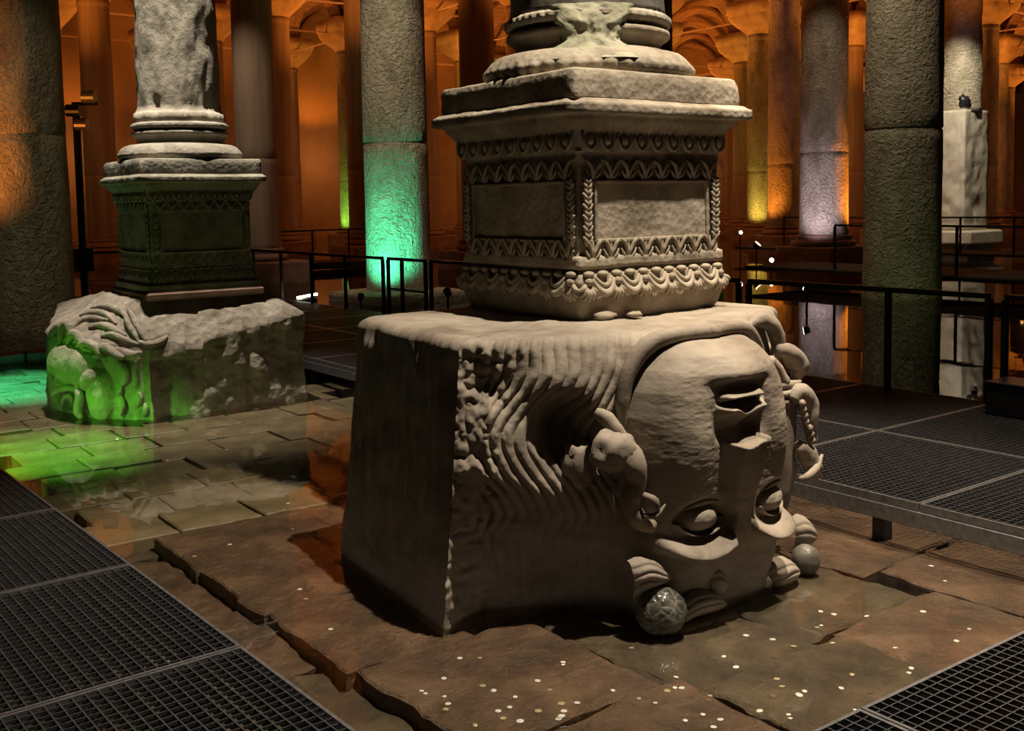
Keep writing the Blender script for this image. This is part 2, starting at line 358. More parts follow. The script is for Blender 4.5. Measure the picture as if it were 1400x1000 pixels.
def archmesh(L, name):
    n = 26; t = np.linspace(0, math.pi, n); a = L / 2
    V = []
    for th in t:
        for (k, w) in ((1.0, -.42), (1.0, .42), (1.06, .42), (1.06, -.42)):
            V.append((a - (a - 0.55) * k * math.cos(th), w, (RISE - 0.45) * k * math.sin(th)))
    f = []
    for i in range(n - 1):
        for q in range(4): f.append((i * 4 + q, i * 4 + (q + 1) % 4, i * 4 + 4 + (q + 1) % 4, i * 4 + 4 + q))
    return mesh(name, V, f, M_BRICK, False)
arX = archmesh(7.18, 'arch'); arY = archmesh(7.27, 'arch')
rodX = MB().bar((0, 0, 0), (7.18, 0, 0), 0.07).me('tie_rod', M_ROD); rodY = MB().bar((0, 0, 0), (7.27, 0, 0), 0.07).me('tie_rod', M_ROD)
def inview(p, m=120): x, y, D = proj((p[0], p[1], 2.0)); return D > 3 and -m < x < 1400 + m
rr = random.Random(11)
for i in range(-1, 13):
    for j in range(-1, 8):
        p = gpos(i, j)
        D = proj((p[0], p[1], 2))[2]
        if not inview(p, 250) or D < 22 or D > 88: continue
        link('arch', arX, ceiling, (p[0], p[1], SPR - 0.1), 0.006)
        if j < 7: link('arch', arY, ceiling, (p[0], p[1], SPR - 0.1), math.pi / 2)
        if rr.random() < 0.75: link('tie_rod', rodX, ceiling, (p[0], p[1], SPR - 0.12))
        if rr.random() < 0.75 and j < 7: link('tie_rod', rodY, ceiling, (p[0], p[1], SPR - 0.2), math.pi / 2)

# ---- orange uplighting of the vaults, one lamp to every second bay
for i in range(0, 12):
    for j in range(0, 8):
        p = gpos(i + 0.5, j + 0.5 if j < 7 else j + 0.3)
        x, y, D = proj((p[0], p[1], 4))
        if D < 24 or D > 84 or not (-150 < x < 1550) or (i + j) % 2: continue
        spot('vault_lamp', (p[0], p[1], 6.0), (p[0], p[1], 12), (1700 if D < 60 else 2300) * (.22 if j == 7 else .7 if j > 4 else 1), ORANGE, 150, .6, .2)
        if D > 34: point('column_fill', (p[0], p[1], 5.0), 130 if j > 3 else 180, (1.0, .40, .13), .1)  # unseen orange fill points, added to brighten the far columns lower down

# ================================================================== COLUMNS
def rings(spec, n=40):
    """spec: (half, z, squareness 0..1)"""
    a = np.linspace(0, 2 * np.pi, n, endpoint=False) + math.pi / n; V = []
    for h, z, q in spec:
        e = 2 + 10 * q; rr_ = h / (np.abs(np.cos(a)) ** e + np.abs(np.sin(a)) ** e) ** (1 / e)
        V.append(np.stack([rr_ * np.cos(a), rr_ * np.sin(a), a * 0 + z], -1))
    f = gridfaces(len(spec), n, True).tolist() + [tuple(range(n - 1, -1, -1)), tuple(range((len(spec) - 1) * n, len(spec) * n))]
    return np.vstack(V), f
def shaftmesh(name, mat, z0, z1=9.75, seed=0, amp=0.012, joint=3.3, n=48):
    zs = np.concatenate([np.linspace(z0, joint - .03, 16), [joint - .015, joint + .005], np.linspace(joint + .03, z1 - .3, 24), [z1 - .25, z1 - .2, z1 - .1, z1]])
    r = 1.06 - 0.09 * (zs - z0) / (z1 - z0) + 0.03 * np.exp(-(zs - z0) / .3)
    r[16] -= .035; r[17] -= .03; r[-4] += .0; r[-3] += .06; r[-2] += .07
    def fn(R, A, Z): return amp * fbm(np.stack([np.cos(A) * 2, np.sin(A) * 2, Z * .8 + seed * 7], -1), 1.3, 4) - 0.012 * (Z < joint)
    return MB().lathe(np.stack([r, zs], 1), n, fn=fn).me(name, mat, True)
SH = {('m', 0): [shaftmesh('shaft', M_COL, 0.9, seed=s) for s in range(3)], ('r', 0): [shaftmesh('shaft', M_COL_ROUGH, 0.9, seed=s, amp=.03) for s in range(2)],
      ('r', 1): [shaftmesh('shaft', M_COL_ROUGH, -0.15, seed=s, amp=.03) for s in range(2)]}
_v, _f = rings([(.60, 9.75, 0), (.63, 9.80, 0), (.66, 9.86, .02), (.78, 10.0, .08), (.95, 10.2, .25), (1.08, 10.4, .5), (1.14, 10.55, .8), (1.15, 10.7, .9), (1.22, 10.72, 1), (1.22, 11.3, 1)])
CAPM = mesh('capital', _v, _f, M_CAP)
BASEM = MB().lathe([(.80, .60), (.86, .64), (.88, .70), (.84, .76), (.76, .79), (.73, .83), (.77, .86), (.77, .91), (.70, .94)], 40).me('base', M_PLINTH, True)
PLM = MB().box(-.98, .98, -.98, .98, -.2, .60, .04).me('plinth', M_PLINTH)
_v, _f = rings([(1.2, -.2, .55), (1.2, .14, .55), (1.16, .2, .55), (.8, .24, .2)], 48)
LOWPL = mesh('plinth', _v, _f, M_COL_ROUGH, False)
def column(i, j, dia, rough, low, label, group=None, cap=True, off=(0, 0), tilt=0):
    p = gpos(i, j) + np.array(off)
    t = thing('stone_column', label, 'column', (p[0], p[1], 0), 0, group)
    me = SH[('r' if rough or low else 'm', 1 if low else 0)]
    o = link('shaft', me[(i * 3 + j) % len(me)], t); o.scale = (dia / 2, dia / 2, 1); o.rotation_euler = (0, 0, i * 1.7 + j)
    if low == 2: link('plinth', LOWPL, t)
    elif low: pass
    else: link('plinth', PLM, t); link('base', BASEM, t).scale = (dia / 1.25, dia / 1.25, 1)
    if cap: link('capital', CAPM, t)
    return t
named = {
    (0, 2): (1.17, 1, 1, 'thick rough column lit orange on one flank, standing behind the pool kerb'),
    (1, 2): (1.31, 1, 2, 'tooled stone column glowing teal at its foot on a low round plinth'),
    (1, 3): (1.06, 0, 0, 'smooth grey-brown column rising behind the smaller carved pedestal'),
    (1, 5): (1.15, 0, 0, 'dark brown column behind the black lamp pole'),
    (2, 3): (1.07, 0, 0, 'dark column beside the large carved pedestal, in the row behind the teal-lit column'),
    (2, 4): (1.15, 0, 0, 'dark brown column half hidden behind the teal-lit column'),
    (2, 5): (1.22, 0, 0, 'reddish brown column under a wide glowing yellow capital'),
    (3, 5): (1.17, 0, 0, 'orange-brown column with square capital just right of the teal-lit column'),
    (2, 6): (1.15, 0, 0, 'narrow orange column just right of the pale shaft on the smaller pedestal'),
    (2, 1): (1.41, 1, 1, 'massive grey-green tooled column rising straight out of the dark pool'),
    (3, 2): (1.32, 1, 0, 'rough chiselled column lit violet and orange at its foot'),
    (4, 3): (1.19, 1, 0, 'orange column beside the violet-lit chiselled column'),
    (1, 6): (1.15, 0, 0, 'column behind the thick rough column at the pool kerb, under a dull yellow capital'),
}
FARL = 'tall brown column in the distant rows under the orange vaults'
for i in range(0, 13):
    for j in range(0, 8):
        if (i, j) in ((0, 0), (0, 1), (4, 2)): continue
        p = gpos(i, j); x, y, D = proj((p[0], p[1], 2.0))
        if D > 92 or not (-45 < x < 1445): continue
        if (i, j) in named: d, r, l, lab = named[(i, j)]; column(i, j, d, r, l, lab)
        else: column(i, j, 1.18, (i + j) % 3 == 0, 0, FARL, 'far columns of the cistern')

# ---- patched square pillar with a hole, far right
p = gpos(4, 2); t = thing('patched_pillar', 'pale lit pillar with a dark hole above its squared broken lower half', 'pillar', (p[0], p[1], 0))
def sqmesh(hx, hy, z0, z1, seed, amp, nz=40, ns=14):
    pts = []
    for (a, b) in (((-hx, -hy), (hx, -hy)), ((hx, -hy), (hx, hy)), ((hx, hy), (-hx, hy)), ((-hx, hy), (-hx, -hy))):
        for k in range(ns): pts.append((a[0] + (b[0] - a[0]) * k / ns, a[1] + (b[1] - a[1]) * k / ns))
    pts = np.array(pts); zs = np.linspace(z0, z1, nz); V = []
    for z in zs:
        q = np.column_stack([pts, np.full(len(pts), z)]); d = fbm(q + seed, 2.4, 4)[:, None]
        nrm = pts / np.linalg.norm(pts, axis=1)[:, None]; q[:, :2] += nrm * d * amp; V.append(q)
    n = len(pts); f = gridfaces(nz, n, True).tolist() + [tuple(range(n - 1, -1, -1)), tuple(range((nz - 1) * n, nz * n))]
    return np.vstack(V), f
v, f = sqmesh(.72, .58, .85, 4.75, 5, .12); link('lower_block', mesh('lower_block', v, f, M_COL_SHAFT, True), t)
MB().lathe(np.stack([np.linspace(.66, .6, 40), np.linspace(4.7, 9.8, 40)], 1), 40, fn=lambda R, A, Z: .05 * fbm(np.stack([np.cos(A), np.sin(A), Z], -1), 3, 4)).build('shaft', M_COL_ROUGH, t, smooth=True)
MB().blob(tuple(-_fh * .55 - C_R * .14 + np.array([0, 0, 5.0])), (.2, .2, .26), noise=.4).build('hole', M_RAIL, t, smooth=True)  # solid lump; its black colour stands in for the shade inside the hole
MB().box(-1.0, 1.0, -1.0, 1.0, .4, .85, .06).build('plinth', M_COL_SHAFT, t)
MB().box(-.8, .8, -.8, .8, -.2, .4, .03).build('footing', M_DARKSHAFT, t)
link('capital', CAPM, t)

# ================================================================== WALKWAYS
def grating(w, l, pitch=0.046):
    fr = MB(); e = 0.014
    for a in ((0, w, 0, e), (0, w, l - e, l), (0, e, e, l - e), (w - e, w, e, l - e)): fr.box(a[0], a[1], a[2], a[3], -0.042, 0.0)
    b = MB(); nxx = int(w / pitch); nyy = int(l / pitch)
    for k in range(1, nxx): x = w * k / nxx; b.box(x - .003, x + .003, e, l - e, -.042, -.003)
    for k in range(1, nyy): y = l * k / nyy; b.box(e, w - e, y - .0025, y + .0025, -.016, -.004)
    return fr.me('grating_panel', M_STEEL), b.me('grating_bars', M_BARS)
def walkway(label, loc, rotz, xs, ys, edges):
    t = thing('steel_walkway', label, 'walkway', loc, rotz); cache = {}
    for a, b in zip(xs[:-1], xs[1:]):
        for c, d in zip(ys[:-1], ys[1:]):
            k = (round(b - a, 3), round(d - c, 3))
            if k not in cache: cache[k] = grating(b - a - .008, d - c - .008)
            o = link('grating_panel', cache[k][0], t, (a + .004, c + .004, 0)); q = link('grating_bars', cache[k][1], o); q['kind'] = 'stuff'
    for (x0, x1, y0, y1) in edges: MB().box(x0, x1, y0, y1, -.145, -.048, .006).build('edge_beam', M_STEEL, t)
    for x in (xs[0] + .1, xs[-1] - .1):
        for y in np.arange(ys[0] + .3, ys[-1], 2.54): MB().box(x - .04, x + .04, y - .04, y + .04, -.46, -.05).build('support_leg', M_RAIL, t)
    return t
WZ = 0.30
PT = 1.27
walkway('dark steel grating walkway along the mossy lower stones, with bright panel joints', (1.565, 2.99, WZ), 0.037, [-2.8, -1.4, 0], [-4.62 + .46 + PT * k for k in range(12)], [(-.05, 0, -4.0, 11)])
walkway('steel grating walkway in front of the upside-down carved head', (1.85, 2.11, WZ), -0.01, [0.0 + 1.12 * k for k in range(4)], [-2.6, -1.3, 0], [(0, 3.36, -.05, 0)])
walkway('wide steel grating walkway between the carved blocks and the black railing', (5.26, 0, WZ), 0, [0, 1.45, 3.08], [-1.74 + PT * k for k in range(18)], [(0, .05, -1.7, 21.1), (3.03, 3.08, -1.7, 21.1)])

def railing(label, p0, p1, posts, z0=WZ, h=0.91, lower=None, grp=None, w=.045):
    p0 = np.array(p0, float); p1 = np.array(p1, float); d = p1 - p0
    t = thing('metal_railing', label, 'railing', (p0[0], p0[1], z0), 0, grp)
    MB().bar((0, 0, h - w / 2), (d[0], d[1], h - w / 2), w).build('top_rail', M_RAIL, t)
    if lower: MB().bar((0, 0, lower), (d[0], d[1], lower), w * .7).build('lower_rail', M_RAIL, t)
    me = MB().box(-w / 2, w / 2, -w / 2, w / 2, 0, h - w, 0).me('post', M_RAIL)
    for s in posts: link('post', me, t, (d[0] * s, d[1] * s, 0))
    return t
def yat(px, X=8.26): return onx(px, 450, X)[1]
railing('black railing section over the dark pool, with the pool lamp behind it', (8.26, yat(1352)), (8.26, yat(1024)), (0, .37, 1))
railing('black railing section beside the small dark bin on the pool walkway', (8.26, 1.2), (8.26, yat(1374)), (0, .5, 1))
railing('black railing section behind the large carved pedestal', (8.26, yat(1010)), (8.26, 13.2), (0, .25, .5, .75, 1))
railing('black two-rail railing section in front of the teal-lit column', (8.26, 13.35), (8.26, 14.45), (0, .62, 1), lower=.42)
railing('black railing section running back beside the smaller pedestal', (8.26, 14.62), (8.26, 21.0), (0, .2, .4, .6, .8, 1))
railing('black railing section behind the black lamp pole', (0.5, 21.6), (8.2, 21.6), (0, .17, .33, .5, .66, .83, 1))
railing('distant black railing across the pool by the violet-lit column', (19.5, 3.0), (19.5, 14.5), [k / 8 for k in range(9)], z0=.42, h=1.0)
railing('far black railing behind the distant pool railing, under the yellow-lit columns', (27, 10), (27, 22), [k / 8 for k in range(9)], z0=.42, h=1.0)
railing('far black railing in the rows behind the smaller pedestal', (9.5, 30), (17, 30), [k / 6 for k in range(7)], z0=.3, h=1.0)
struct(link('trim_1', MB().box(19.4, 21.6, -4, 17, .36, .42, .02).me('trim_1', M_MATTE)), 'distant dark walkway slab')
struct(link('trim_2', MB().box(26.9, 28.6, 4, 24, .36, .42, .02).me('trim_2', M_MATTE)), 'farther dark walkway slab')
struct(link('trim_3', MB().box(0.2, 8.4, 20.9, 22.4, .12, .30, .02).me('trim_3', M_MATTE)), 'dark walkway slab under the lamp pole')
struct(link('trim_4', MB().box(9, 17.5, 29.4, 31, .1, .30, .02).me('trim_4', M_MATTE)), 'dark walkway slab among the far columns')
b = thing('floor_bin', 'small dark box standing on the pool walkway against the railing', 'box', (8.02, 4.15, WZ))
MB().box(-.16, .16, -.28, .28, 0, .24, .01).build('body', M_FIX, b); MB().box(-.17, .17, -.29, .29, .24, .26, .005).build('lid', M_RAIL, b)

# ---- coloured uplights and their fixtures
def floodlight(loc, tgt, label, lens=M_LENS, size=.12, stalk=0.25):
    stalk = loc[2] + .14; size *= .75
    t = thing('floodlight', label, 'lamp', loc); d = np.array(tgt, float) - np.array(loc, float); d /= np.linalg.norm(d)
    MB().bar((0, 0, -stalk), (0, 0, 0), .03).build('bracket', M_FIX, t)
    MB().tube([-d * size * .6, d * size * .5], [size * .6, size * .75], 14, 3).build('housing', M_FIX, t)
    MB().tube([d * size * .5, d * size * .56], [size * .66, size * .66], 14, 1).build('lens', lens, t)
    MB().box(-.08, .08, -.08, .08, -stalk - .02, -stalk, 0).build('foot', M_FIX, t)
    return t
# ================================================================== LARGE CARVED BLOCK: upside-down head
FCX = 3.84; FBY = 3.70
P1 = np.array([2.66, 4.09]); P0 = np.array([2.80, 5.42]); P3 = np.array([5.0, 4.12]); P4 = np.array([5.05, 5.58])
HN = np.array([-0.487, -0.873]); TOPZ = 1.38
head = thing('carved_head_block', 'upside-down carved stone head with blind eyes and coiled hair, under the large pedestal', 'sculpture')
def facew(u, z):
    """relief of the inverted face towards the viewer, z up (chin above, brow below)"""
    w = 0 * u
    au = np.abs(u)
    # cheeks
    w += 0.045 * np.exp(-((au - .30) / .15) ** 2 - ((z - .88) / .26) ** 2)
    # sunken mouth valley between the cheeks
    val = (1 - sm(.11, .22, au)) * sm(.86, .93, z) * (1 - sm(1.06, 1.2, z)); w -= 0.045 * val * (1 - .6 * sm(.98, 1.04, z))
    # chin: rounded above, undercut below
    w += 0.070 * np.exp(-(au / .165) ** 2.6) * sm(1.135, 1.185, z) * (1 - sm(1.22, 1.37, z))
    # lips
    lipm = 1 - sm(.10, .165, au)
    w += 0.078 * lipm * np.exp(-((z - 1.088) / .019) ** 2)
    zu = 1.010 - 0.010 * np.cos(u * 38) + 0.035 * (au / .15) ** 2
    w += 0.092 * (1 - sm(.11, .18, au)) * np.where(z > zu, np.exp(-((z - zu) / .013) ** 2), np.exp(-((z - zu) / .045) ** 2))
    w -= 0.025 * lipm * np.exp(-((z - 1.05) / .013) ** 2)
    # broken nose: thick at the tip (top), running back to the bridge (below)
    hw = interp(z, [.36, .5, .8, .9], [.05, .065, .12, .13]); hh = interp(z, [.30, .42, .6, .87], [0.0, .020, .050, .120])
    tipz = .875 + .010 * np.sin(u * 30) + .02 * (u > .06)
    w += hh * (1 - sm(hw * .70, hw * 1.12, au)) * (1 - sm(tipz - .012, tipz + .012, z))
    # eyes
    du = np.abs(u - .03) - .262; ze = .515
    rr = np.sqrt((du / .175) ** 2 + ((z - .505) / .125) ** 2); w -= 0.050 * (1 - sm(.6, 1.1, rr))
    r2 = np.sqrt((du / .112) ** 2 + ((z - ze) / .062) ** 2); w += 0.068 * np.sqrt(np.clip(1 - r2 ** 2, 0, 1))
    ring = np.exp(-((r2 - 1.16) / .09) ** 2)
    w += ring * np.where(z < ze - .005, .066, -.010) * (1 - sm(.10, .16, np.abs(du)) * .7)
    lid = np.sqrt((du / .13) ** 2 + ((z - .555) / .055) ** 2)
    w += 0.044 * np.sqrt(np.clip(1 - lid ** 2, 0, 1)) * sm(.572, .584, z - .15 * du * du)
    # brow ledge below the eye: rises outwards then falls back sharply to the forehead
    zb = .350 + 1.7 * (au - .27) ** 2
    led = sm(zb + .085, zb + .004, z) * sm(zb - .030, zb + .004, z) * sm(.03, .12, au) * (1 - sm(.40, .50, au))
    w += 0.100 * led
    return w
def undercut(s, z):
    zs = .86 - .30 * np.clip(s, 0, 1); return 0.20 * (1 - sm(zs - .38, zs, z)) * np.sin(np.pi * np.clip(s, 0, 1)) ** .7
nL, nH, nF, nHR, nR, nB = 110, 300, 330, 80, 30, 30
zrow = np.concatenate([np.linspace(-.06, .28, 60), np.linspace(.284, .66, 120), np.linspace(.665, 1.16, 130), np.linspace(1.165, 1.33, 36), [1.343, 1.356, 1.367, 1.376, 1.382]])
inset = np.concatenate([np.zeros(len(zrow) - 5), [.004, .012, .024, .042, .07]])
Dz = interp(zrow, [-.06, .05, .2, .33, .5, .85, 1.1, 1.2, 1.28, 1.34, 1.39], [.20, .225, .265, .290, .300, .30, .30, .285, .24, .15, .04])
Az = interp(zrow, [-.06, .1, .3, .5, .8, 1.0, 1.12, 1.22, 1.30, 1.39], [.40, .45, .48, .49, .50, .485, .46, .41, .34, .22])
_gx = np.linspace(-100, 1600, 1701)
def smint(x, xs, ys):
    g = np.interp(_gx, xs, ys); k = np.exp(-(np.arange(-90, 91) / 38.0) ** 2); g = np.convolve(np.pad(g, 90, 'edge'), k / k.sum(), 'valid'); return np.interp(x, _gx, g)
def projv(q):
    d = q - EYE; D = d @ C_F
    return 700 + F * (d @ C_R) / D, CY + F * (d @ C_D) / D, D
rows = []; facecol = slice(nL + nH, nL + nH + nF)
for k, z in enumerate(zrow):
    tap = -0.10 + 0.16 * z / TOPZ
    p0 = P0 + [tap, 0]; p1 = P1 + [tap * .8, 0]
    fl = np.array([FCX - Az[k], FBY]); frr = np.array([FCX + Az[k], FBY])
    zc = np.full(1, z)
    # left chiselled face
    s = np.linspace(0, 1, nL, endpoint=False)[:, None]; L = p0 + (p1 - p0) * s
    q = np.column_stack([L, np.full(nL, z)])
    ch = .010 * fbm(q * [1, 9, 1.6], 3.0, 3) + .030 * fbm(q, 1.6, 4) + .008 * fbm(q, 9, 2)
    cor = sm(.80, .98, s[:, 0]); ch = ch - cor * .05 * sm(.1, .5, z) * (1 - sm(1.2, 1.34, z)) * (0.6 + .8 * fbm(q, 4, 3)) - .05 * (1 - sm(0, .06, s[:, 0]))
    ch = ch - .05 * sm(1.22, 1.36, z) * np.clip(fbm(q * [1, 1, .2] + 9, 5, 3) + .1, 0, 1)
    L = L + np.column_stack([-ch, 0 * ch])
    # hair flank
    s = np.linspace(0, 1, nH, endpoint=False)[:, None]; H = p1 + (fl - p1) * s
    q = np.column_stack([H, np.full(nH, z)]); sv = s[:, 0]
    px, py, _D = projv(q); zx = (px - 620) * 3.573; zy = (py - 440) * 3.573
    fo_ = smint(zy, [0, 60, 150, 240, 320, 420, 470, 540, 620, 740, 830, 960, 1100, 1250], [-10, 0, 6, 4, -35, -110, -145, -185, -190, -130, -60, -10, -60, -40])
    phi = (zx - fo_) / 58.0 + .9 * fbm(q, 1.7, 2) + .22 * fbm(q, 5, 2)
    wav = .044 * (np.abs(np.cos(np.pi * phi)) ** .7 - .6) * (.55 + .45 * sm(-.25, .1, fbm(q * [1, 1, .6] + 3, 3.2, 2))) * sm(.10, .24, sv + .03 * fbm(q, 6, 2)) * (.75 + .5 * fbm(q, 4, 2)) * (1 - .5 * sm(.8, .95, sv)) * (1 - .8 * (1 - sm(.3, .6, z)))
    ro = (.05 * fbm(q, 5, 4) + .03 * np.abs(fbm(q, 16, 2))) * (1 - sm(.18, .4, sv)) + .012 * fbm(q, 12, 3) + .03 * fbm(q, 2.5, 2)
    ch = wav + ro - undercut(sv, z) + .03 * np.sin(np.pi * sv); 
    hole = np.exp(-((sv - .62) / .14) ** 2 - ((z - .97) / .13) ** 2); ch = ch - .19 * hole + .055 * np.exp(-((sv - .72) / .24) ** 2) * sm(.98, 1.14, z + .35 * (sv - .7)) * (1 - sm(1.14, 1.36, z))
    H = H + HN * ch[:, None]
    # face
    th = np.linspace(-np.pi / 2, np.pi / 2, nF); u = Az[k] * np.sin(th)
    w = Dz[k] * (1 - np.abs(np.sin(th)) ** 5) ** .6 + facew(u, np.full(nF, z)) * sm(0, .35, np.cos(th))
    q = np.column_stack([u, w, np.full(nF, z)])
    w = w + .006 * fbm(q, 6, 4) + .0025 * fbm(q * [1, 1, 3], 22, 3) + .010 * fbm(q, 2.2, 2)
    w = w + np.where((z > .84) & (z < .93) & (np.abs(u) < .14), .012 * fbm(q, 26, 3), 0)
    Fp = np.column_stack([FCX + u, FBY - w])
    # right flank, right face, back
    s = np.linspace(0, 1, nHR, endpoint=False)[1:, None]; HR = frr + (P3 - frr) * s
    q = np.column_stack([HR, np.full(len(s), z)]); ch = .04 * fbm(q, 4, 4) + .014 * np.sin(s[:, 0] * 26 + 2 * np.sin(z * 9)) - undercut(s[:, 0], z) * .6
    HR = HR + np.array([.5, -.86]) * ch[:, None]
    s = np.linspace(0, 1, nR, endpoint=False)[:, None]; RR = P3 + (P4 - P3) * s
    q = np.column_stack([RR, np.full(nR, z)]); RR = RR + np.column_stack([.03 * fbm(q, 2, 4), np.zeros(nR)])
    s = np.linspace(0, 1, nB, endpoint=False)[:, None]; BB = P4 + (p0 - P4) * s
    ring = np.vstack([L, H, Fp, HR, RR, BB])
    c = np.array([3.95, 4.75]); d = c - ring; ring = ring + d / np.linalg.norm(d, axis=1)[:, None] * inset[k]
    rows.append(np.column_stack([ring, np.full(len(ring), z)]))
top = rows[-1]; ncol = len(top); c = np.array([3.95, 4.75])
for k in np.concatenate([np.linspace(.03, .5, 16), [.6, .75, .9, .99]]):
    r = top.copy(); r[:, :2] += (c - r[:, :2]) * k
    r[:, 2] = TOPZ + .022 * fbm(r, 3.0, 4) * min(1, k * 12) + .008 * fbm(r, 14, 2); rows.append(r)
HV = np.vstack(rows)
link('block_body', mesh('block_body', HV, gridfaces(len(rows), ncol, True), M_HEAD), head)['label'] = 'weathered marble block carved as an inverted face'

# ---- wavy hair strands on the flank, traced on the flank's plane
PL = np.array([P1[0], P1[1], 0.0]); PN = np.array([HN[0], HN[1], 0.0])
hdir = np.array([FCX - .49, FBY]) - P1; hlen = np.linalg.norm(hdir); hdir = hdir / hlen
def hp(x, y, off=0.0):
    p = onplane(x, y, PL + PN * (.03), PN); s = np.dot(p[:2] - P1, hdir) / hlen
    u = undercut(np.array([s]), np.array([p[2]]))[0]
    return p + PN * (off - u)
def hz(a, b, off=0.0): return hp(620 + a / 3.573, 440 + b / 3.573, off)
# coiled lock with a broken round top beside the jaw, ending like a gaping snout
MB().tube([hp(838, 612, .10), hp(856, 622, .14), hp(860, 650, .135), hp(852, 678, .13), hp(864, 700, .13), hp(884, 710, .12)], [.085, .062, .045, .05, .046, .03], 16, 7, rough=.25).build('coiled_lock', M_HEAD, head, smooth=True)
MB().blob(hp(834, 612, .10), (.115, .105, .10), 30, 20, .30, 3).build('broken_lock_top', M_HEAD, head, smooth=True)
MB().blob(hp(794, 640, -.05), (.085, .08, .13), 24, 16, .45, 9).build('inner_knot', M_HEAD, head, smooth=True)
MB().tube([hp(866, 664, .16), hp(882, 672, .18), hp(888, 694, .17)], [.014, .020, .004], 8, 4, rough=.2).build('snout_jaw', M_HEAD, head, smooth=True)
MB().tube([hp(868, 692, .17), hp(884, 690, .18), hp(898, 678, .15)], [.014, .014, .004], 8, 4, rough=.2).build('snout_jaw', M_HEAD, head, smooth=True)
# folds of hair bridging the hollow above the lock
for pts in [[(812, 562), (826, 570), (840, 586), (852, 602)]]:
    MB().tube([hp(a, b, .03 + .022 * q) for q, (a, b) in enumerate(pts)], [.02, .038, .036, .02], 12, 7, rough=.3).build('hair_fold', M_HEAD, head, smooth=True)
def ridgelock(name, A, B, Y, n, bulge, ridge, mat=None):
    """a combed lock: ribbed surface between two traced edges, sunk into the stone at its rim"""
    a3 = catmull([ony(x, y, Y) for x, y in A], 10); b3 = catmull([ony(x, y, Y) for x, y in B], 10); m = min(len(a3), len(b3))
    T = np.linspace(0, 1, m); a3 = a3[np.round(T * (len(a3) - 1)).astype(int)]; b3 = b3[np.round(T * (len(b3) - 1)).astype(int)]
    k = 8 * n + 1; S = np.linspace(0, 1, k); V = a3[:, None] * (1 - S)[None, :, None] + b3[:, None] * S[None, :, None]
    env = np.sqrt(np.clip(np.sin(np.pi * S), 0, 1))[None] * np.clip(np.sin(np.pi * (.08 + .84 * T)), 0, 1)[:, None] ** .5
    off = bulge * env + ridge * (np.abs(np.sin(np.pi * n * S)) ** .7)[None] * env - .035 * (1 - env)
    V = V + off[..., None] * np.array([-.25, -.95, .18]); V = V.reshape(-1, 3); V = V + (.006 * fbm(V, 12, 3))[:, None]
    return link(name, mesh(name, V, gridfaces(m, k), mat or M_HEAD), head)
# collar-like lock tied round the chin
def fo(th, z, off):
    A = float(np.interp(z, zrow, Az)); return np.array([FCX + (A + off) * math.sin(th), FBY - .02 - (0.30) * math.cos(th) * .35, z])
MB().tube([fo(.18, 1.375, .0), fo(-.75, 1.372, .10), fo(-1.20, 1.33, .09), fo(-1.42, 1.22, .055), fo(-1.5, 1.08, .03), fo(-1.52, .94, .01)], [.034, .040, .046, .040, .036, .018], 12, 7).build('collar_lock', M_HEAD, head, smooth=True)
MB().tube([fo(-.12, 1.375, .0), fo(.75, 1.372, .09), fo(1.2, 1.33, .08), fo(1.42, 1.22, .05), fo(1.5, 1.06, .02), fo(1.52, .94, .0)], [.032, .035, .04, .034, .03, .015], 12, 7).build('collar_lock', M_HEAD, head, smooth=True)
# eyes: separate lids and balls read from the relief; brow-side curls and knobs
def fq(x, y, Y): return ony(x, y, Y)
def scalefn(d):
    a = np.arctan2(d[..., 1], d[..., 0]); p = np.arccos(np.clip(d[..., 2], -1, 1))
    r = p * 4.2; ro = np.floor(r); k = np.abs(((a * 2.2 + .5 * (ro % 2)) % 1) - .5) * 2; g = np.abs(r - ro - .5) * 2
    return .045 * (1 - np.maximum(k, g) ** 4)
b1 = fq(905, 836, 3.45); MB().blob(b1, (.118, .11, .112), 48, 32, .10, 1, None, scalefn).build('scaled_knob', M_SCALE, head, smooth=True)['label'] = 'dark polished knob with scale pattern'
b2 = fq(1102, 766, 3.53); MB().blob(b2, (.072, .075, .082), 40, 26, .06, 2, None, lambda d: .6 * scalefn(d)).build('scaled_knob', M_BALL, head, smooth=True)['label'] = 'smooth dark round knob'
ridgelock('temple_lock', [(862, 768), (880, 760), (900, 770), (920, 786)], [(866, 822), (876, 812), (892, 806), (912, 794)], 3.50, 5, .07, .016)
ridgelock('forehead_lock', [(930, 826), (948, 806), (972, 806), (992, 822)], [(934, 856), (952, 846), (974, 838), (990, 826)], 3.44, 4, .07, .014)
ridgelock('forehead_lock', [(968, 780), (978, 772), (988, 780), (992, 796)], [(970, 812), (978, 816), (986, 814), (994, 806)], 3.45, 3, .05, .014)
ridgelock('forehead_lock', [(1046, 782), (1056, 768), (1074, 762), (1090, 772)], [(1058, 808), (1068, 806), (1082, 800), (1092, 788)], 3.50, 4, .06, .014)
ridgelock('temple_lock', [(1084, 710), (1096, 704), (1108, 714), (1114, 730)], [(1086, 752), (1094, 752), (1104, 750), (1114, 742)], 3.66, 4, .06, .012)
ridgelock('brow_band', [(890, 872), (940, 850), (1000, 834), (1060, 812), (1100, 800)], [(890, 898), (945, 886), (1005, 868), (1060, 846), (1100, 826)], 3.46, 4, .08, .016)
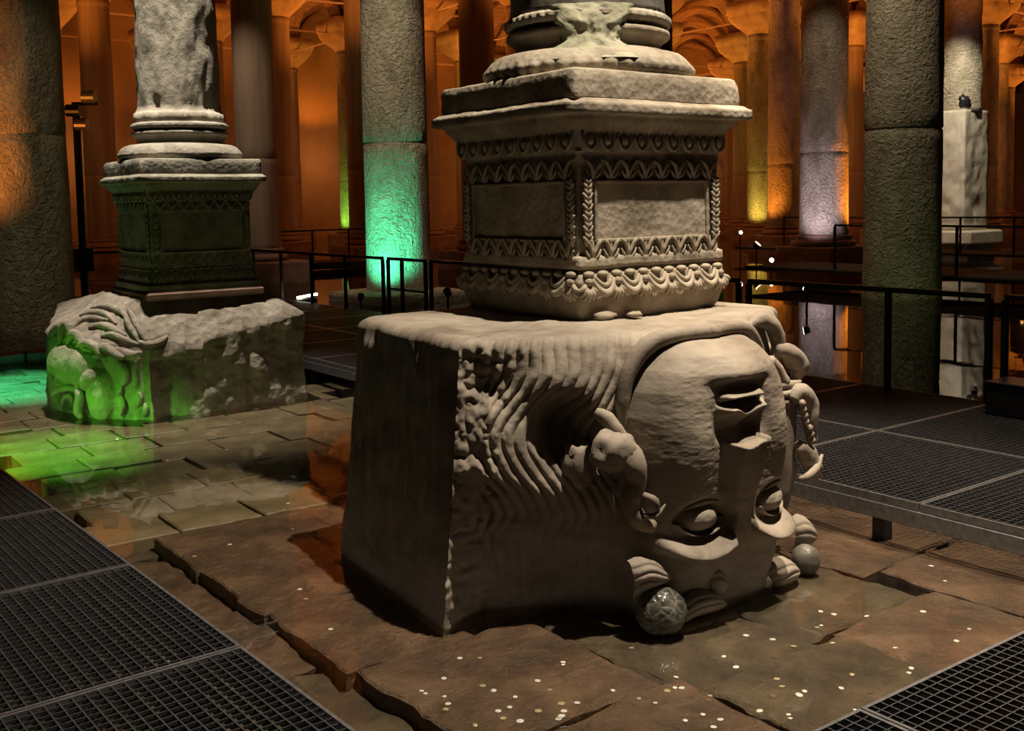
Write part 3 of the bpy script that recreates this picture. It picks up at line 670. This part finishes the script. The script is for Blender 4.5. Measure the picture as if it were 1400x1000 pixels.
# snaky locks beyond the far cheek
for pts, Y, r in [([(1022, 447), (1040, 437), (1056, 446), (1064, 468), (1058, 492)], 3.90, [.02, .045, .05, .045, .03]), ([(1052, 492), (1062, 505), (1070, 522), (1078, 532)], 3.84, [.03, .04, .04, .03]),
                  ([(1064, 478), (1078, 482), (1092, 500), (1088, 518)], 3.86, [.03, .055, .06, .03]), ([(1066, 528), (1080, 526), (1094, 522)], 3.82, [.018, .026, .012]), ([(1068, 540), (1082, 537), (1094, 531)], 3.81, [.018, .026, .012]), ([(1070, 551), (1082, 549), (1093, 542)], 3.81, [.018, .024, .012]),
                  ([(1084, 548), (1094, 535), (1106, 552), (1108, 580), (1110, 605)], 3.78, [.03, .05, .055, .045, .03]), ([(1092, 610), (1104, 622), (1112, 640), (1116, 656)], 3.76, [.035, .06, .05, .012])]:
    MB().tube([fq(a, b, Y) for a, b in pts], r, 14, 7, rough=.25).build('snaky_lock', M_HEAD, head, smooth=True)
for k in range(7): MB().blob(fq(1097 + k * 1.8 + (3 if k > 3 else 0), 552 + k * 8.5, 3.725), (.022, .018, .022), 10, 7, .2, k).build('bead', M_HEAD, head, smooth=True)
MB().tube([fq(1092, 655, 3.74), fq(1104, 652, 3.71), fq(1116, 640, 3.71), fq(1124, 622, 3.73)], [.012, .022, .024, .008], 10, 5).build('snaky_lock', M_HEAD, head, smooth=True)
MB().blob(np.array([4.72, 3.98, .62]), (.16, .2, .5), 24, 16, .25, 12).build('rear_hair_mass', M_HEAD, head, smooth=True)

# ================================================================== PEDESTALS
def squareloft(prof, ns, amp, seed, chips=0.0):
    V = []
    for h, z in prof:
        P = []
        for (a, b) in (((-1, -1), (1, -1)), ((1, -1), (1, 1)), ((1, 1), (-1, 1)), ((-1, 1), (-1, -1))):
            for k in range(ns):
                t = k / ns; P.append((a[0] + (b[0] - a[0]) * t, a[1] + (b[1] - a[1]) * t))
        P = np.array(P) * h; q = np.column_stack([P, np.full(len(P), z)])
        d = amp * fbm(q + seed, 4, 4) + amp * .5 * fbm(q + seed, 14, 2)
        cd = np.abs(P).min(axis=1) / h
        d = d - chips * sm(.90, 1.0, cd) * np.clip(.3 + fbm(q * [1, 1, 2] + seed * 2, 3, 3), 0, 1)
        nrm = P / np.linalg.norm(P, axis=1)[:, None]; q[:, :2] += nrm * d[:, None]; q[:, 2] += .4 * amp * fbm(q + 40, 5, 3)
        V.append(q)
    n = 4 * ns; f = gridfaces(len(prof), n, True).tolist() + [tuple(range(n - 1, -1, -1)), tuple(range((len(prof) - 1) * n, len(prof) * n))]
    return np.vstack(V), f
def subprof(p, n):
    out = []
    for a, b in zip(p[:-1], p[1:]):
        for k in range(n): out.append((a[0] + (b[0] - a[0]) * k / n, a[1] + (b[1] - a[1]) * k / n))
    out.append(p[-1]); return out
# ornament meshes: x across, z up, -y outwards
def orn(build): m = MB(); build(m); return m
def o_egg(m):
    m.blob((0, -.012, -.005), (.026, .028, .036), 14, 9)
    m.tube([(-.044, -.012, .045), (-.046, -.02, .0), (-.030, -.022, -.040), (0, -.02, -.056), (.030, -.022, -.040), (.046, -.02, .0), (.044, -.012, .045)], [.010, .011, .011, .011, .010], 7, 4)
def o_dart(m): m.tube([(0, -.006, .04), (0, -.014, 0), (0, -.01, -.06)], [.004, .011, .003], 6, 4)
def o_leaf(m):
    for s in (-1, 1):
        m.tube([(s * .004, -.006, -.055), (s * .012, -.016, -.01), (s * .035, -.020, .035), (s * .058, -.012, .055)], [.008, .011, .012, .005], 7, 5)
        m.tube([(s * .010, -.006, -.055), (s * .034, -.014, -.03), (s * .052, -.014, .0)], [.008, .010, .005], 7, 4)
    m.tube([(0, -.006, -.055), (0, -.014, .0), (0, -.012, .05)], [.009, .010, .004], 7, 4)
def o_palm(m):
    for k, a in enumerate(np.linspace(-1.15, 1.15, 7)):
        m.tube([(.008 * math.sin(a), -.008, .03), (.055 * math.sin(a), -.034, .03 - .055 * math.cos(a)), (.092 * math.sin(a), -.02, .035 - .10 * math.cos(a))], [.010, .016, .006], 7, 4)
    m.blob((0, -.022, .04), (.026, .024, .022), 12, 8)
def o_swag(m):
    m.tube([(-.075, -.018, .055), (-.05, -.034, .005), (0, -.040, -.022), (.05, -.034, .005), (.075, -.018, .055)], [.012, .020, .024, .020, .012], 8, 5)
    m.tube([(-.06, -.02, .065), (-.03, -.034, .03), (0, -.036, .018), (.03, -.034, .03), (.06, -.02, .065)], [.010, .014, .016, .014, .010], 8, 5)
def o_acan(m):
    for s in (-1, 1):
        m.tube([(0, -.006, -.045), (s * .014, -.022, -.018), (s * .034, -.022, .006)], [.010, .013, .006], 7, 4)
        m.tube([(0, -.01, -.01), (s * .012, -.026, .012), (s * .026, -.02, .034)], [.008, .012, .005], 7, 4)
def o_bead(m): m.blob((0, -.008, 0), (.030, .016, .012), 12, 7)
def o_upleaf(m):
    for s in (-1, 1): m.tube([(s * .036, -.004, -.05), (s * .026, -.014, .0), (0, -.012, .05)], [.009, .010, .004], 7, 4)
    m.tube([(0, -.004, -.05), (0, -.012, .02)], [.010, .004], 6, 3)
ORN = {}
for nm, fn in (('egg', o_egg), ('dart', o_dart), ('leaf', o_leaf), ('palmette', o_palm), ('swag', o_swag), ('acanthus_leaf', o_acan), ('bead', o_bead), ('upright_leaf', o_upleaf)):
    ORN[nm] = fn
def pedestal(label, cx, cy, z0, mat, hb, zm, shaft_mat, festoon, shaft_r, seed, extra=None):
    """zm maps the profile height 0..1.36 onto the stone; hb is half the body"""
    om = {nm: orn(fn).me(nm, mat, True) for nm, fn in ORN.items()}
    t = thing('carved_pedestal', label, 'pedestal', (cx, cy, z0))
    Z = lambda z: z * zm
    if festoon: low = [(hb - .02, -.02), (hb + .0, .03), (hb + .015, .08), (hb + .02, .14), (hb + .028, .20), (hb + .02, .245), (hb - .012, .25), (hb - .012, .268), (hb + .02, .275), (hb + .018, .335), (hb, .345)]
    else: low = [(hb + .055, -.02), (hb + .06, .02), (hb + .06, .075), (hb + .035, .085), (hb + .03, .13), (hb + .015, .19), (hb + .012, .205), (hb - .005, .21), (hb - .005, .23), (hb + .01, .235), (hb + .006, .29), (hb, .30)]
    prof = low + [(hb, .42), (hb, .60), (hb, .73), (hb, .84), (hb + .004, .85), (hb + .006, .895), (hb + .016, .90)]
    v, f = squareloft([(h, Z(z)) for h, z in subprof(prof, 3)], 36, .010, seed, .03); link('body', mesh('body', v, f, mat), t)
    cor = [(hb + .016, .90), (hb + .02, .93), (hb + .035, .985), (hb + .065, 1.03), (hb + .085, 1.06), (hb + .095, 1.085), (hb + .135, 1.092), (hb + .140, 1.10), (hb + .140, 1.145), (hb + .122, 1.155), (hb + .112, 1.165), (hb + .100, 1.17)]
    v, f = squareloft([(h, Z(z)) for h, z in subprof(cor, 3)], 40, .008, seed + 3, .05); link('cornice', mesh('cornice', v, f, mat), t)
    sl = [(hb + .100, 1.165), (hb + .102, 1.20), (hb + .100, 1.285), (hb + .090, 1.317), (hb + .08, 1.324), (.3, 1.327)]
    v, f = squareloft([(h, Z(z)) for h, z in subprof(sl, 3)], 40, .009, seed + 5, .04); link('plinth_slab', mesh('plinth_slab', v, f, mat), t)
    # sunk panel frame strips on each visible face
    for fi, rz in ((0, 0), (1, -math.pi / 2)):
        R = Matrix.Rotation(rz, 4, 'Z'); pre = []
        def put(nm, x, z, y=0.0, s=1.0, sx=None):
            o = link(nm, om[nm], t); o.location = R @ Vector((x, -hb - y, Z(z))); o.rotation_euler = (0, 0, rz); o.scale = (sx or s, s, s); return o
        pw = hb - .115; pz0, pz1 = (.43, .73) if festoon else (.40, .80)
        fr = MB(); zb, zt = Z(pz0), Z(pz1)
        for (a, b, c, d) in ((-pw, pw, zb - .018, zb), (-pw, pw, zt, zt + .018), (-pw - .018, -pw, zb - .018, zt + .018), (pw, pw + .018, zb - .018, zt + .018)): fr.box(a, b, -hb - .020, -hb + .01, c, d, .004)
        o = link('panel_frame', fr.me('panel_frame', mat), t); o.rotation_euler = (0, 0, rz)
        pn = MB(); 
        n = 9
        for k in range(n): put('egg', (k - (n - 1) / 2) * (2 * hb / n) * 1.03, .965, .024, 1.0)
        for k in range(n - 1): put('dart', (k - (n - 2) / 2) * (2 * hb / n) * 1.03, .965, .022)
        n = 8
        for k in range(n): put('leaf', (k - (n - 1) / 2) * (2 * hb - .06) / n, .805 if festoon else .845, 0, .95, 1.0)
        if festoon:
            for k in range(n): put('leaf', (k - (n - 1) / 2) * (2 * hb - .04) / n, .375, 0, 1.0, 1.05)
            for s in (-1, 1):
                for k in range(6): put('acanthus_leaf', s * (hb - .045), .44 + .058 * k, .0, .95)
            n = 5
            for k in range(n + 1): put('palmette', (k - n / 2) * (2 * hb - .06) / n, .165, .018, 1.0)
            for k in range(n): put('swag', (k - (n - 1) / 2) * (2 * hb - .06) / n, .165, .018, 1.0)
            n = 11
            for k in range(n): put('bead', (k - (n - 1) / 2) * (2 * hb + .02) / n, .245, .016, 1.5, 1.25)
        else:
            n = 10
            for k in range(n): put('upright_leaf', (k - (n - 1) / 2) * (2 * hb) / n, .325, 0, .75)
            for k in range(n): put('upright_leaf', (k - (n - 1) / 2) * (2 * hb) / n, .14, .022, .8, 1.1)
            for k in range(14): put('bead', (k - 6.5) * (2 * hb) / 14, .22, .004, 1.0)
            for s in (-1, 1):
                for k in range(6): put('acanthus_leaf', s * (hb - .05), .42 + .062 * k, 0, .8)
    # round base
    b0 = Z(1.32); K = shaft_r / .435
    def gad(Rr, A, Zz): return .024 * (np.abs(np.sin(A * 22)) - .5) * sm(b0 + .105, b0 + .05, Zz) * (Zz > b0 + .012) + .008 * fbm(np.stack([np.cos(A), np.sin(A), Zz * 2], -1), 5, 3)
    def rope(Rr, A, Zz): return .010 * np.abs(np.sin(A * 26 + Zz * 30)) + .006 * fbm(np.stack([np.cos(A), np.sin(A), Zz * 2], -1), 5, 3)
    tor = [(r * K, b0 + z) for r, z in [(.50, -.01), (.585, .005), (.612, .03), (.618, .06), (.60, .095), (.575, .125), (.55, .145), (.52, .155), (.50, .16)]]
    MB().lathe(subprof(tor, 3), 220, fn=gad if festoon else (lambda Rr, A, Zz: .02 * fbm(np.stack([np.cos(A), np.sin(A), Zz * 3], -1), 3, 4))).build('lower_torus', mat, t, smooth=True)
    sc = [(r * K, b0 + z) for r, z in [(.50, .155), (.44, .18), (.425, .205), (.44, .232), (.475, .25), (.484, .262), (.48, .285), (.455, .293), (.435, .30), (.435, .312)]]
    MB().lathe(subprof(sc, 2), 64).build('scotia', mat, t, smooth=True)
    up = [(r * K, b0 + z) for r, z in [(.44, .308), (.474, .318), (.486, .338), (.482, .362), (.46, .378), (.43, .384)]]
    MB().lathe(subprof(up, 3), 220, fn=rope if festoon else (lambda Rr, A, Zz: .012 * fbm(np.stack([np.cos(A), np.sin(A), Zz * 3], -1), 4, 3))).build('upper_torus', mat, t, smooth=True)
    return t, b0
ped, b0 = pedestal('large carved marble pedestal with egg-and-dart cornice, standing on the upside-down head block', 4.165, 4.85, TOPZ + .006, M_PED, .535, 1.0, M_DARKSHAFT, True, .435, 2)
# shaft of the large pedestal, dark with a pale broken patch
zz = np.concatenate([np.linspace(.375, 2.2, 60), np.linspace(2.3, 8.3, 30)])
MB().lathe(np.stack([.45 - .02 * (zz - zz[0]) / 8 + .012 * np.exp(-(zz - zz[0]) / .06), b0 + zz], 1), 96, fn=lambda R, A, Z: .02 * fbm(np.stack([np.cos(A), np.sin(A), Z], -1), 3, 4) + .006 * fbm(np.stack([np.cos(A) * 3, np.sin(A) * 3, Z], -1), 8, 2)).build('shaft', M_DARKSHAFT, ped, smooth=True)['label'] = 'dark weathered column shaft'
link('capital', CAPM, ped, (0, 0, -TOPZ + .01)).scale = (.85, .85, 1)
# pale mortar filling broken out of the mouldings
va = math.atan2(-4.85, -4.165)
A_, Z_ = np.meshgrid(np.linspace(-.62, .62, 60), np.linspace(0, 1, 34), indexing='xy')
rr_ = np.interp(Z_, [0, .2, .45, .7, 1], [.612, .545, .505, .510, .475])
wid = np.interp(Z_, [0, .12, .35, .6, .85, 1], [.62, .50, .34, .42, .60, .66]) + .06 * fbm(np.stack([Z_ * 2, A_ * 0, A_ * 0], -1), 4, 2)
AA = va + .04 + A_ / .62 * wid
rr_ = rr_ + .02 * fbm(np.stack([A_ * 3, Z_ * 3, A_ * 0], -1), 2, 4) - .05 * sm(.7, 1.0, np.abs(A_) / .62)
V = np.stack([rr_ * np.cos(AA), rr_ * np.sin(AA), b0 + .085 + .315 * Z_], -1).reshape(-1, 3)
link('mortar_patch', mesh('mortar_patch', V, gridfaces(34, 60), M_MORTAR), ped)['label'] = 'pale greenish mortar patch over the broken mouldings'
MB().blob((-.42, -.60, .02), (.075, .04, .022), 16, 9, .4, 5).build('rubble', M_PED, ped, smooth=True)
MB().blob((-.2, -.60, .012), (.05, .03, .018), 14, 8, .4, 6).build('rubble', M_PED, ped, smooth=True)

# ================================================================== SMALLER BLOCK: head lying on its side
blk = thing('carved_head_block', 'carved stone head lying sideways and lit green, under the smaller pedestal', 'sculpture')
K0 = np.array([3.12, 9.98]); K1 = np.array([4.74, 10.06]); K2 = np.array([4.9, 12.1]); K3 = np.array([2.9, 12.4]); K4 = np.array([2.52, 11.4])
fdir = (K0 - K4); flen = np.linalg.norm(fdir); fdir = fdir / flen; fn_ = np.array([fdir[1], -fdir[0]])  # outward normal of the carved face
if np.dot(fn_, K0 - np.array([4, 11])) < 0: fn_ = -fn_
nA, nB2, nC, nD, nE = 150, 110, 40, 40, 40
zn = 90
def side_w(s, z):
    """s from the far edge (0) to the near corner (flen)"""
    w = .16 * np.sin(np.pi * np.clip(s / flen, 0, 1)) ** .6
    e = 1 - ((s - .62) / .46) ** 2 - ((z - .50) / .24) ** 2; w += .14 * np.clip(e, 0, 1) ** .6
    e = 1 - ((s - 1.02) / .17) ** 2 - ((z - .26) / .27) ** 2; w += .12 * np.clip(e, 0, 1) ** .6
    w += .06 * np.exp(-((s - .80 - .10 * (z - .2)) / .045) ** 2) * (1 - sm(.30, .42, z))
    r = np.sqrt(((s - .47) / .22) ** 2 + ((z - .20) / .13) ** 2); w -= .10 * (1 - sm(.6, 1.1, r)); w += .09 * np.sqrt(np.clip(1 - (((s - .47) / .15) ** 2 + ((z - .20) / .075) ** 2), 0, 1))
    w += .04 * np.exp(-((r - .95) / .12) ** 2) * (z > .20)
    w -= .05 * np.exp(-((z - .345 - .05 * np.sin(s * 5)) / .03) ** 2) * (s < .8)
    return w
rows = []
def hedge(n, a, b): return np.linspace(a, b, n, endpoint=False)
hA = hedge(nA, .80, .70); hB = np.concatenate([hedge(nB2 // 3, .70, .66), hedge(nB2 - nB2 // 3, .74, .92)]); hC = hedge(nC, .92, 1.1); hD = hedge(nD, 1.1, 1.0); hE = hedge(nE, 1.0, .80)
hh = np.concatenate([hA, hB, hC, hD, hE])
for k in range(zn):
    t = k / (zn - 1)
    s = np.linspace(0, 1, nA, endpoint=False); A3 = K4 + (K0 - K4) * s[:, None]; z = hA * t - .06 * (1 - t); q = np.column_stack([A3, z])
    w = side_w(s * flen, z) + .02 * fbm(q, 4, 4); A3 = A3 + fn_ * w[:, None] * sm(0, .08, s)[:, None] * (1 - sm(.9, 1, s))[:, None]
    segs = [np.column_stack([A3, z])]
    for (a, b, h, n) in ((K0, K1, hB, nB2), (K1, K2, hC, nC), (K2, K3, hD, nD), (K3, K4, hE, nE)):
        s = np.linspace(0, 1, n, endpoint=False)[:, None]; P = a + (b - a) * s; z = h * t - .06 * (1 - t); q = np.column_stack([P, z])
        d = b - a; nn = np.array([d[1], -d[0]]) / np.linalg.norm(d); am = .05 * fbm(q, 2.2, 4) + .02 * fbm(q, 9, 3)
        if a is K0: am = am - .10 * np.exp(-((s[:, 0] - .10) / .08) ** 2) * (z < .6) - .03 * np.exp(-((s[:, 0] - .62) / .03) ** 2)
        segs.append(np.column_stack([P + nn * am[:, None], z]))
    rows.append(np.vstack(segs))
edge = rows[-1]; cc = np.array([3.78, 10.95])
inn = edge.copy(); d = inn[:, :2] - cc; inn[:, :2] = cc + d / np.maximum(np.abs(d[:, 0]) / .62, np.abs(d[:, 1]) / .62)[:, None]; inn[:, 2] = 1.16
for k in np.linspace(.04, 1, 26):
    r = edge + (inn - edge) * k; r[:, 2] = edge[:, 2] + (inn[:, 2] - edge[:, 2]) * (k ** .8) + (.05 * fbm(r, 2.5, 4) + .02 * fbm(r, 10, 3)) * min(1, 3 * k) * (1 - .6 * k); rows.append(r)
for k in (.3, .6, .99):
    r = inn.copy(); r[:, :2] += (cc - r[:, :2]) * k; r[:, 2] = 1.17; rows.append(r)
link('block_body', mesh('block_body', np.vstack(rows), gridfaces(len(rows), len(edge), True), M_BLOCK2), blk)
def fp2(x, y, off=0.0):
    p = onplane(x, y, np.array([K0[0], K0[1], 0.0]), np.array([fn_[0], fn_[1], 0])); return p + np.array([fn_[0], fn_[1], 0]) * off
def z6(a, b, off=0.0): return fp2(a / 4.35, 330 + b / 4.35, off)
for pts, r, off in [([(345, 560), (380, 520), (430, 500), (470, 560), (440, 620)], .045, .10), ([(430, 600), (440, 530), (470, 480), (500, 540), (490, 610)], .045, .14), ([(490, 600), (520, 540), (560, 560), (600, 620), (640, 640)], .045, .17),
                    ([(560, 610), (620, 590), (680, 620), (700, 660), (660, 670)], .04, .2), ([(640, 620), (720, 620), (780, 660), (830, 680)], .045, .18), ([(700, 640), (780, 650), (850, 670), (900, 650)], .045, .12),
                    ([(365, 590), (350, 680), (330, 760), (340, 850)], .05, .04), ([(400, 600), (380, 690), (350, 780), (360, 900)], .04, .06), ([(340, 850), (350, 930), (400, 990), (440, 1010)], .04, .05),
                    ([(590, 840), (610, 900), (600, 980), (620, 1030)], .045, .26), ([(430, 890), (480, 860), (550, 850), (590, 870)], .03, .24), ([(480, 960), (500, 910), (540, 900), (545, 950)], .025, .22),
                    ([(760, 690), (800, 740), (810, 800), (790, 850)], .04, .12), ([(800, 860), (780, 900), (800, 960), (790, 1020)], .035, .14), ([(850, 690), (830, 760), (840, 840), (830, 900)], .035, .05), ([(840, 880), (860, 930), (840, 990)], .03, .05), ([(870, 960), (880, 1010), (860, 1040)], .03, .02)]:
    MB().tube([z6(a, b, off) for a, b in pts], [r * .4, r, r * 1.1, r, r * .4], 10, 6).build('hair_lock', M_BLOCK2, blk, smooth=True)
# strands combed back over the top of the lying head
def onslope(x, y):
    best = None
    v = ray(x, y)
    R3 = np.vstack(rows[zn:zn + 24]); d = R3 - EYE; D = d @ v / (v @ v); e = np.linalg.norm(d - D[:, None] * v, axis=1); i = int(np.argmin(e + .02 * np.linalg.norm(d, axis=1))); return R3[i]
for pts in [[(95, 452), (112, 440), (130, 436), (150, 440)], [(110, 432), (128, 428), (146, 432), (160, 444)], [(122, 450), (140, 446), (158, 452), (172, 462)], [(138, 460), (155, 458), (172, 466), (190, 474)], [(125, 424), (145, 422), (165, 428), (176, 440)], [(170, 428), (176, 442), (182, 456), (190, 468)], [(176, 424), (184, 440), (192, 456), (200, 468)], [(190, 468), (204, 474), (220, 468), (228, 460)]]:
    P = [onslope(*q) + np.array([0, 0, .012]) for q in pts]
    MB().tube(P, [.015, .035, .035, .012], 9, 6).build('hair_lock', M_BLOCK2, blk, smooth=True)
MB().box(-.60, .60, -.60, .60, -.03, .05, .02).build('packing_course', M_PLINTH, blk, (3.78, 10.78, 1.17))
ped2, b2z = pedestal('smaller carved marble pedestal with bead rows, standing on the sideways head block', 3.78, 10.78, 1.215, M_PED2, .51, .975, M_COL_SHAFT, False, .43, 6)
zz = np.concatenate([[.375, .40, .47, .475, .49], np.linspace(.52, 2.6, 70), np.linspace(2.7, 8.4, 30)])
rad = np.concatenate([[.43, .445, .445, .43, .42], .405 - .02 * np.linspace(0, 1, 70), np.linspace(.385, .37, 30)])
def torn(R, A, Z):
    q = np.stack([np.cos(A), np.sin(A), Z], -1); n = fbm(q, 4, 4)
    return .02 * n + .008 * fbm(q * [1, 1, .4], 14, 2) - .028 * sm(.0, .5, fbm(q + 5, 3, 3)) * sm(b2z + .75, b2z + .55, Z) 
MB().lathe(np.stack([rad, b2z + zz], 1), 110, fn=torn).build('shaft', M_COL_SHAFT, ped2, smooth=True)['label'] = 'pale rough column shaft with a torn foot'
link('capital', CAPM, ped2, (0, 0, -1.215)).scale = (.8, .8, 1)

# ================================================================== LAMPS
def fx_(px, py, z): return tuple(onz(px, py, z))
floodlight(fx_(612, 400, .42), (11.4, 19.4, 2.5), 'small lit floodlight beside the plinth of the teal-lit column', size=.14)
floodlight(fx_(1103, 393, .42), (14, 14, 1.0), 'small lit floodlight over the dark pool behind the railing', size=.13, stalk=.4)
floodlight(fx_(1034, 336, .62), (25.6, 19.2, 3), 'bright warm floodlight on the distant walkway beside the violet-lit column', M_LENS2, .2, .3)
floodlight(fx_(1012, 318, .9), (20, 6, 2), 'small white spotlight behind the distant railing under the yellow-lit columns', M_LENS, .12, .4)
floodlight(fx_(1054, 356, .35), (16, 6, 1.5), 'small white spotlight low on the pool in front of the violet-lit column', M_LENS, .12, .3)
lt = thing('tube_lamp', 'slim bright tube lamp lying beside the teal-lit column walkway', 'lamp', fx_(420, 407, .34))
MB().tube([(-.16, .1, 0), (.16, -.1, .06)], [.022, .022], 10, 2).build('tube', M_LENS, lt); MB().box(-.18, .18, -.05, .05, -.49, -.022, 0).build('tray', M_FIX, lt)
TC = gpos(1, 2)
spot('teal_uplight', (TC[0] - 1.55, TC[1] - 1.2, 0.3), (TC[0] - .25, TC[1] - .2, 1.5), 800, TEAL, 72, .8, .08)
floodlight((TC[0] - 1.6, TC[1] - 1.25, .26), (TC[0], TC[1], 2.5), 'black floodlight aimed up the teal-lit column', M_FIXG, .12, .2)
spot('green_uplight', (1.15, 10.55, .30), (2.7, 10.75, .25), 75, GREEN, 56, .7, .05)
spot('green_floor_light', (0.9, 9.3, 1.9), (2.0, 9.45, 0), 900, GREEN, 62, .9, .05)
spot('teal_pool_light', (1.3, 13.2, 2.2), (2.7, 13.2, -.1), 2600, TEAL, 62, .7, .05)
C32 = gpos(3, 2)
spot('orange_foot_light', (C32[0] + 1.5, C32[1] - 1.6, .8), (C32[0] + .2, C32[1], 2.8), 1300, ORANGE, 70, .7, .06)
spot('violet_foot_light', (C32[0] - 2.2, C32[1] - .9, .7), (C32[0] - .1, C32[1] - .2, 2.3), 420, (.80, .68, .92), 70, .8, .06)
C43 = gpos(4, 3); spot('orange_side_light', (C43[0] - 2.2, C43[1] + .2, .7), (C43[0], C43[1], 4), 700, ORANGE, 80, .7, .06)
for q, colr in (((4, 4), (1, .72, .1)), ((5, 4), (1, .75, .12)), ((3, 6), (.35, 1, .1)), ((4, 5), (.4, 1, .12)), ((5, 5), (.3, 1, .1))):
    c_ = gpos(*q); spot('column_foot_light', (c_[0] - 1.6, c_[1] - 1.0, .7), (c_[0], c_[1], 2.6), 350, colr, 80, .8, .08)
C02 = gpos(0, 2); spot('orange_flank_light', (C02[0] - 3.0, C02[1] - .4, 1.2), (C02[0], C02[1], 5.0), 650, ORANGE, 80, .8, .1)
C42 = gpos(4, 2); spot('pillar_light', (C42[0] - 4.5, C42[1] - 2.2, 9.0), (C42[0], C42[1], 3.5), 2600, (1, .93, .72), 50, .6, .08)
C21 = gpos(2, 1); spot('pool_green_light', (9.2, 6.2, .6), (10.3, 6.9, -.1), 160, (.2, 1, .12), 100, .9, .08)
C12 = gpos(1, 2); spot('teal_column_toplight', (C12[0] - 4, C12[1] - 4, 9.2), (C12[0], C12[1], 3.5), 1500, (1, .86, .62), 40, .7, .1)
spot('pool_column_toplight', (C21[0] - 4.2, C21[1] - 1.0, 9.2), (C21[0], C21[1], 3.5), 800, (1, .85, .6), 45, .7, .1)

spot('kerb_column_fill', (0.5, 13.5, 9.2), (C02[0], C02[1], 1.5), 600, (1, .80, .5), 40, .8, .1)  # added warm fill lifting the dark kerb column, no real fixture
C13 = gpos(1, 3); spot('far_column_fill', (C13[0] - 4, C13[1] - 4, 9.4), (C13[0], C13[1], 3.5), 900, (1, .80, .6), 40, .8, .1)  # fill spot added to brighten the grey-brown column
spot('chiselled_column_fill', (C32[0] - 4, C32[1] - 3, 9.4), (C32[0], C32[1], 4.5), 500, (1, .82, .66), 40, .8, .1)  # fill spot added for the dark upper part of the chiselled column
# ---- black pole with two spot heads, beyond the smaller block
PB = onz(117, 410, .30); pole = thing('lamp_pole', 'tall black pole carrying two spotlight heads, behind the smaller carved block', 'lamp pole', tuple(PB))
MB().box(-.2, .2, -.2, .2, 0, .03, .005).build('foot_plate', M_FIX, pole)
MB().tube([(0, 0, .03), (0, 0, 3.75)], [.075, .07], 14, 2).build('post', M_FIX, pole)
MB().box(-.16, .16, -.12, .12, .55, 1.0, .01).build('control_box', M_FIX, pole)
MB().bar((-.05, .05, 3.75), (.35, -.25, 3.75), .06).build('cross_arm', M_FIX, pole)
def rdir(a, b, c): return C_R * a + _up * b - _fh * c
for nm, a, b, L, m in (('spot_head', -.02, 3.62, .26, M_FIX), ('spot_head', .28, 3.88, .24, M_FIXG), ('spot_head', .12, 3.36, .22, M_FIXG)):
    c0 = rdir(a, b, .05); MB().tube([c0 - C_R * L / 2, c0 + C_R * L / 2], [.12, .12], 14, 2).build(nm, m, pole)

# ================================================================== COINS on the slabs
cm = []
for k in range(3):
    m = MB().lathe([(.0135, 0), (.0142, .0006), (.0142, .0022), (.0128, .0026), (.0124, .0021), (.006, .0021)], 18); cm.append(m.me('coin', M_COIN[k], False))
CL = ['small silvery coin lying on the wet floor around the carved heads', 'small brass coin lying on the wet floor around the carved heads', 'small dull copper coin lying on the wet floor around the carved heads']
CG = ['silvery coins on the wet floor', 'brass coins on the wet floor', 'copper coins on the wet floor']
rn = random.Random(21); cnt = 0
dg = bpy.context.evaluated_depsgraph_get()
def floorz(x, y):
    ok, loc, *_ = SC.ray_cast(bpy.context.evaluated_depsgraph_get(), Vector((x, y, .28)), Vector((0, 0, -1)), distance=.6)
    return ok, loc
water.hide_viewport = True
bpy.context.view_layer.update(); dg = bpy.context.evaluated_depsgraph_get()
spots = [(1273, 778), (1275, 785), (1292, 798), (1378, 789), (1395, 846), (1020, 870), (1060, 905), (1062, 928), (1165, 922), (1140, 835), (896, 962), (985, 984), (768, 984), (765, 987), (790, 985), (688, 985), (735, 932), (660, 940), (675, 946), (1085, 886), (1325, 862), (1310, 865), (1150, 942), (1100, 945), (515, 886), (545, 865), (607, 928), (586, 982), (525, 984), (690, 956), (752, 947), (800, 955), (770, 910), (1185, 840), (1122, 832), (1262, 838), (310, 615), (263, 622), (217, 598), (160, 600), (108, 610), (229, 626), (260, 664), (388, 697), (400, 724), (455, 736), (440, 740), (380, 808), (410, 806), (418, 818), (452, 862)]
while cnt < 150:
    if spots: x, y = spots.pop(); P = onz(x, y, .0); P = P[:2]
    elif rn.random() < .8: P = onz(rn.uniform(560, 1390), 765 + 235 * rn.random() ** .6, 0)[:2]
    else: P = np.array([rn.uniform(2.0, 5.1), rn.uniform(2.3, 8.5)])
    cnt += 1
    h = SC.ray_cast(dg, Vector((P[0], P[1], 2.4)), Vector((0, 0, -1)), distance=3)
    if not h[0] or h[1].z > .08 or h[1].z < -.12 or h[2].z < .8: continue
    k = rn.choices((0, 1, 2), (.55, .25, .2))[0]
    o = link('coin', cm[k], None, (P[0], P[1], h[1].z + .0005)); s = rn.uniform(.6, 1.05); o.scale = (s, s, 1); o.rotation_euler = Vector((0, 0, 1)).rotation_difference(h[2]).to_euler(); tag(o, CL[k], 'coin', CG[k])
water.hide_viewport = False
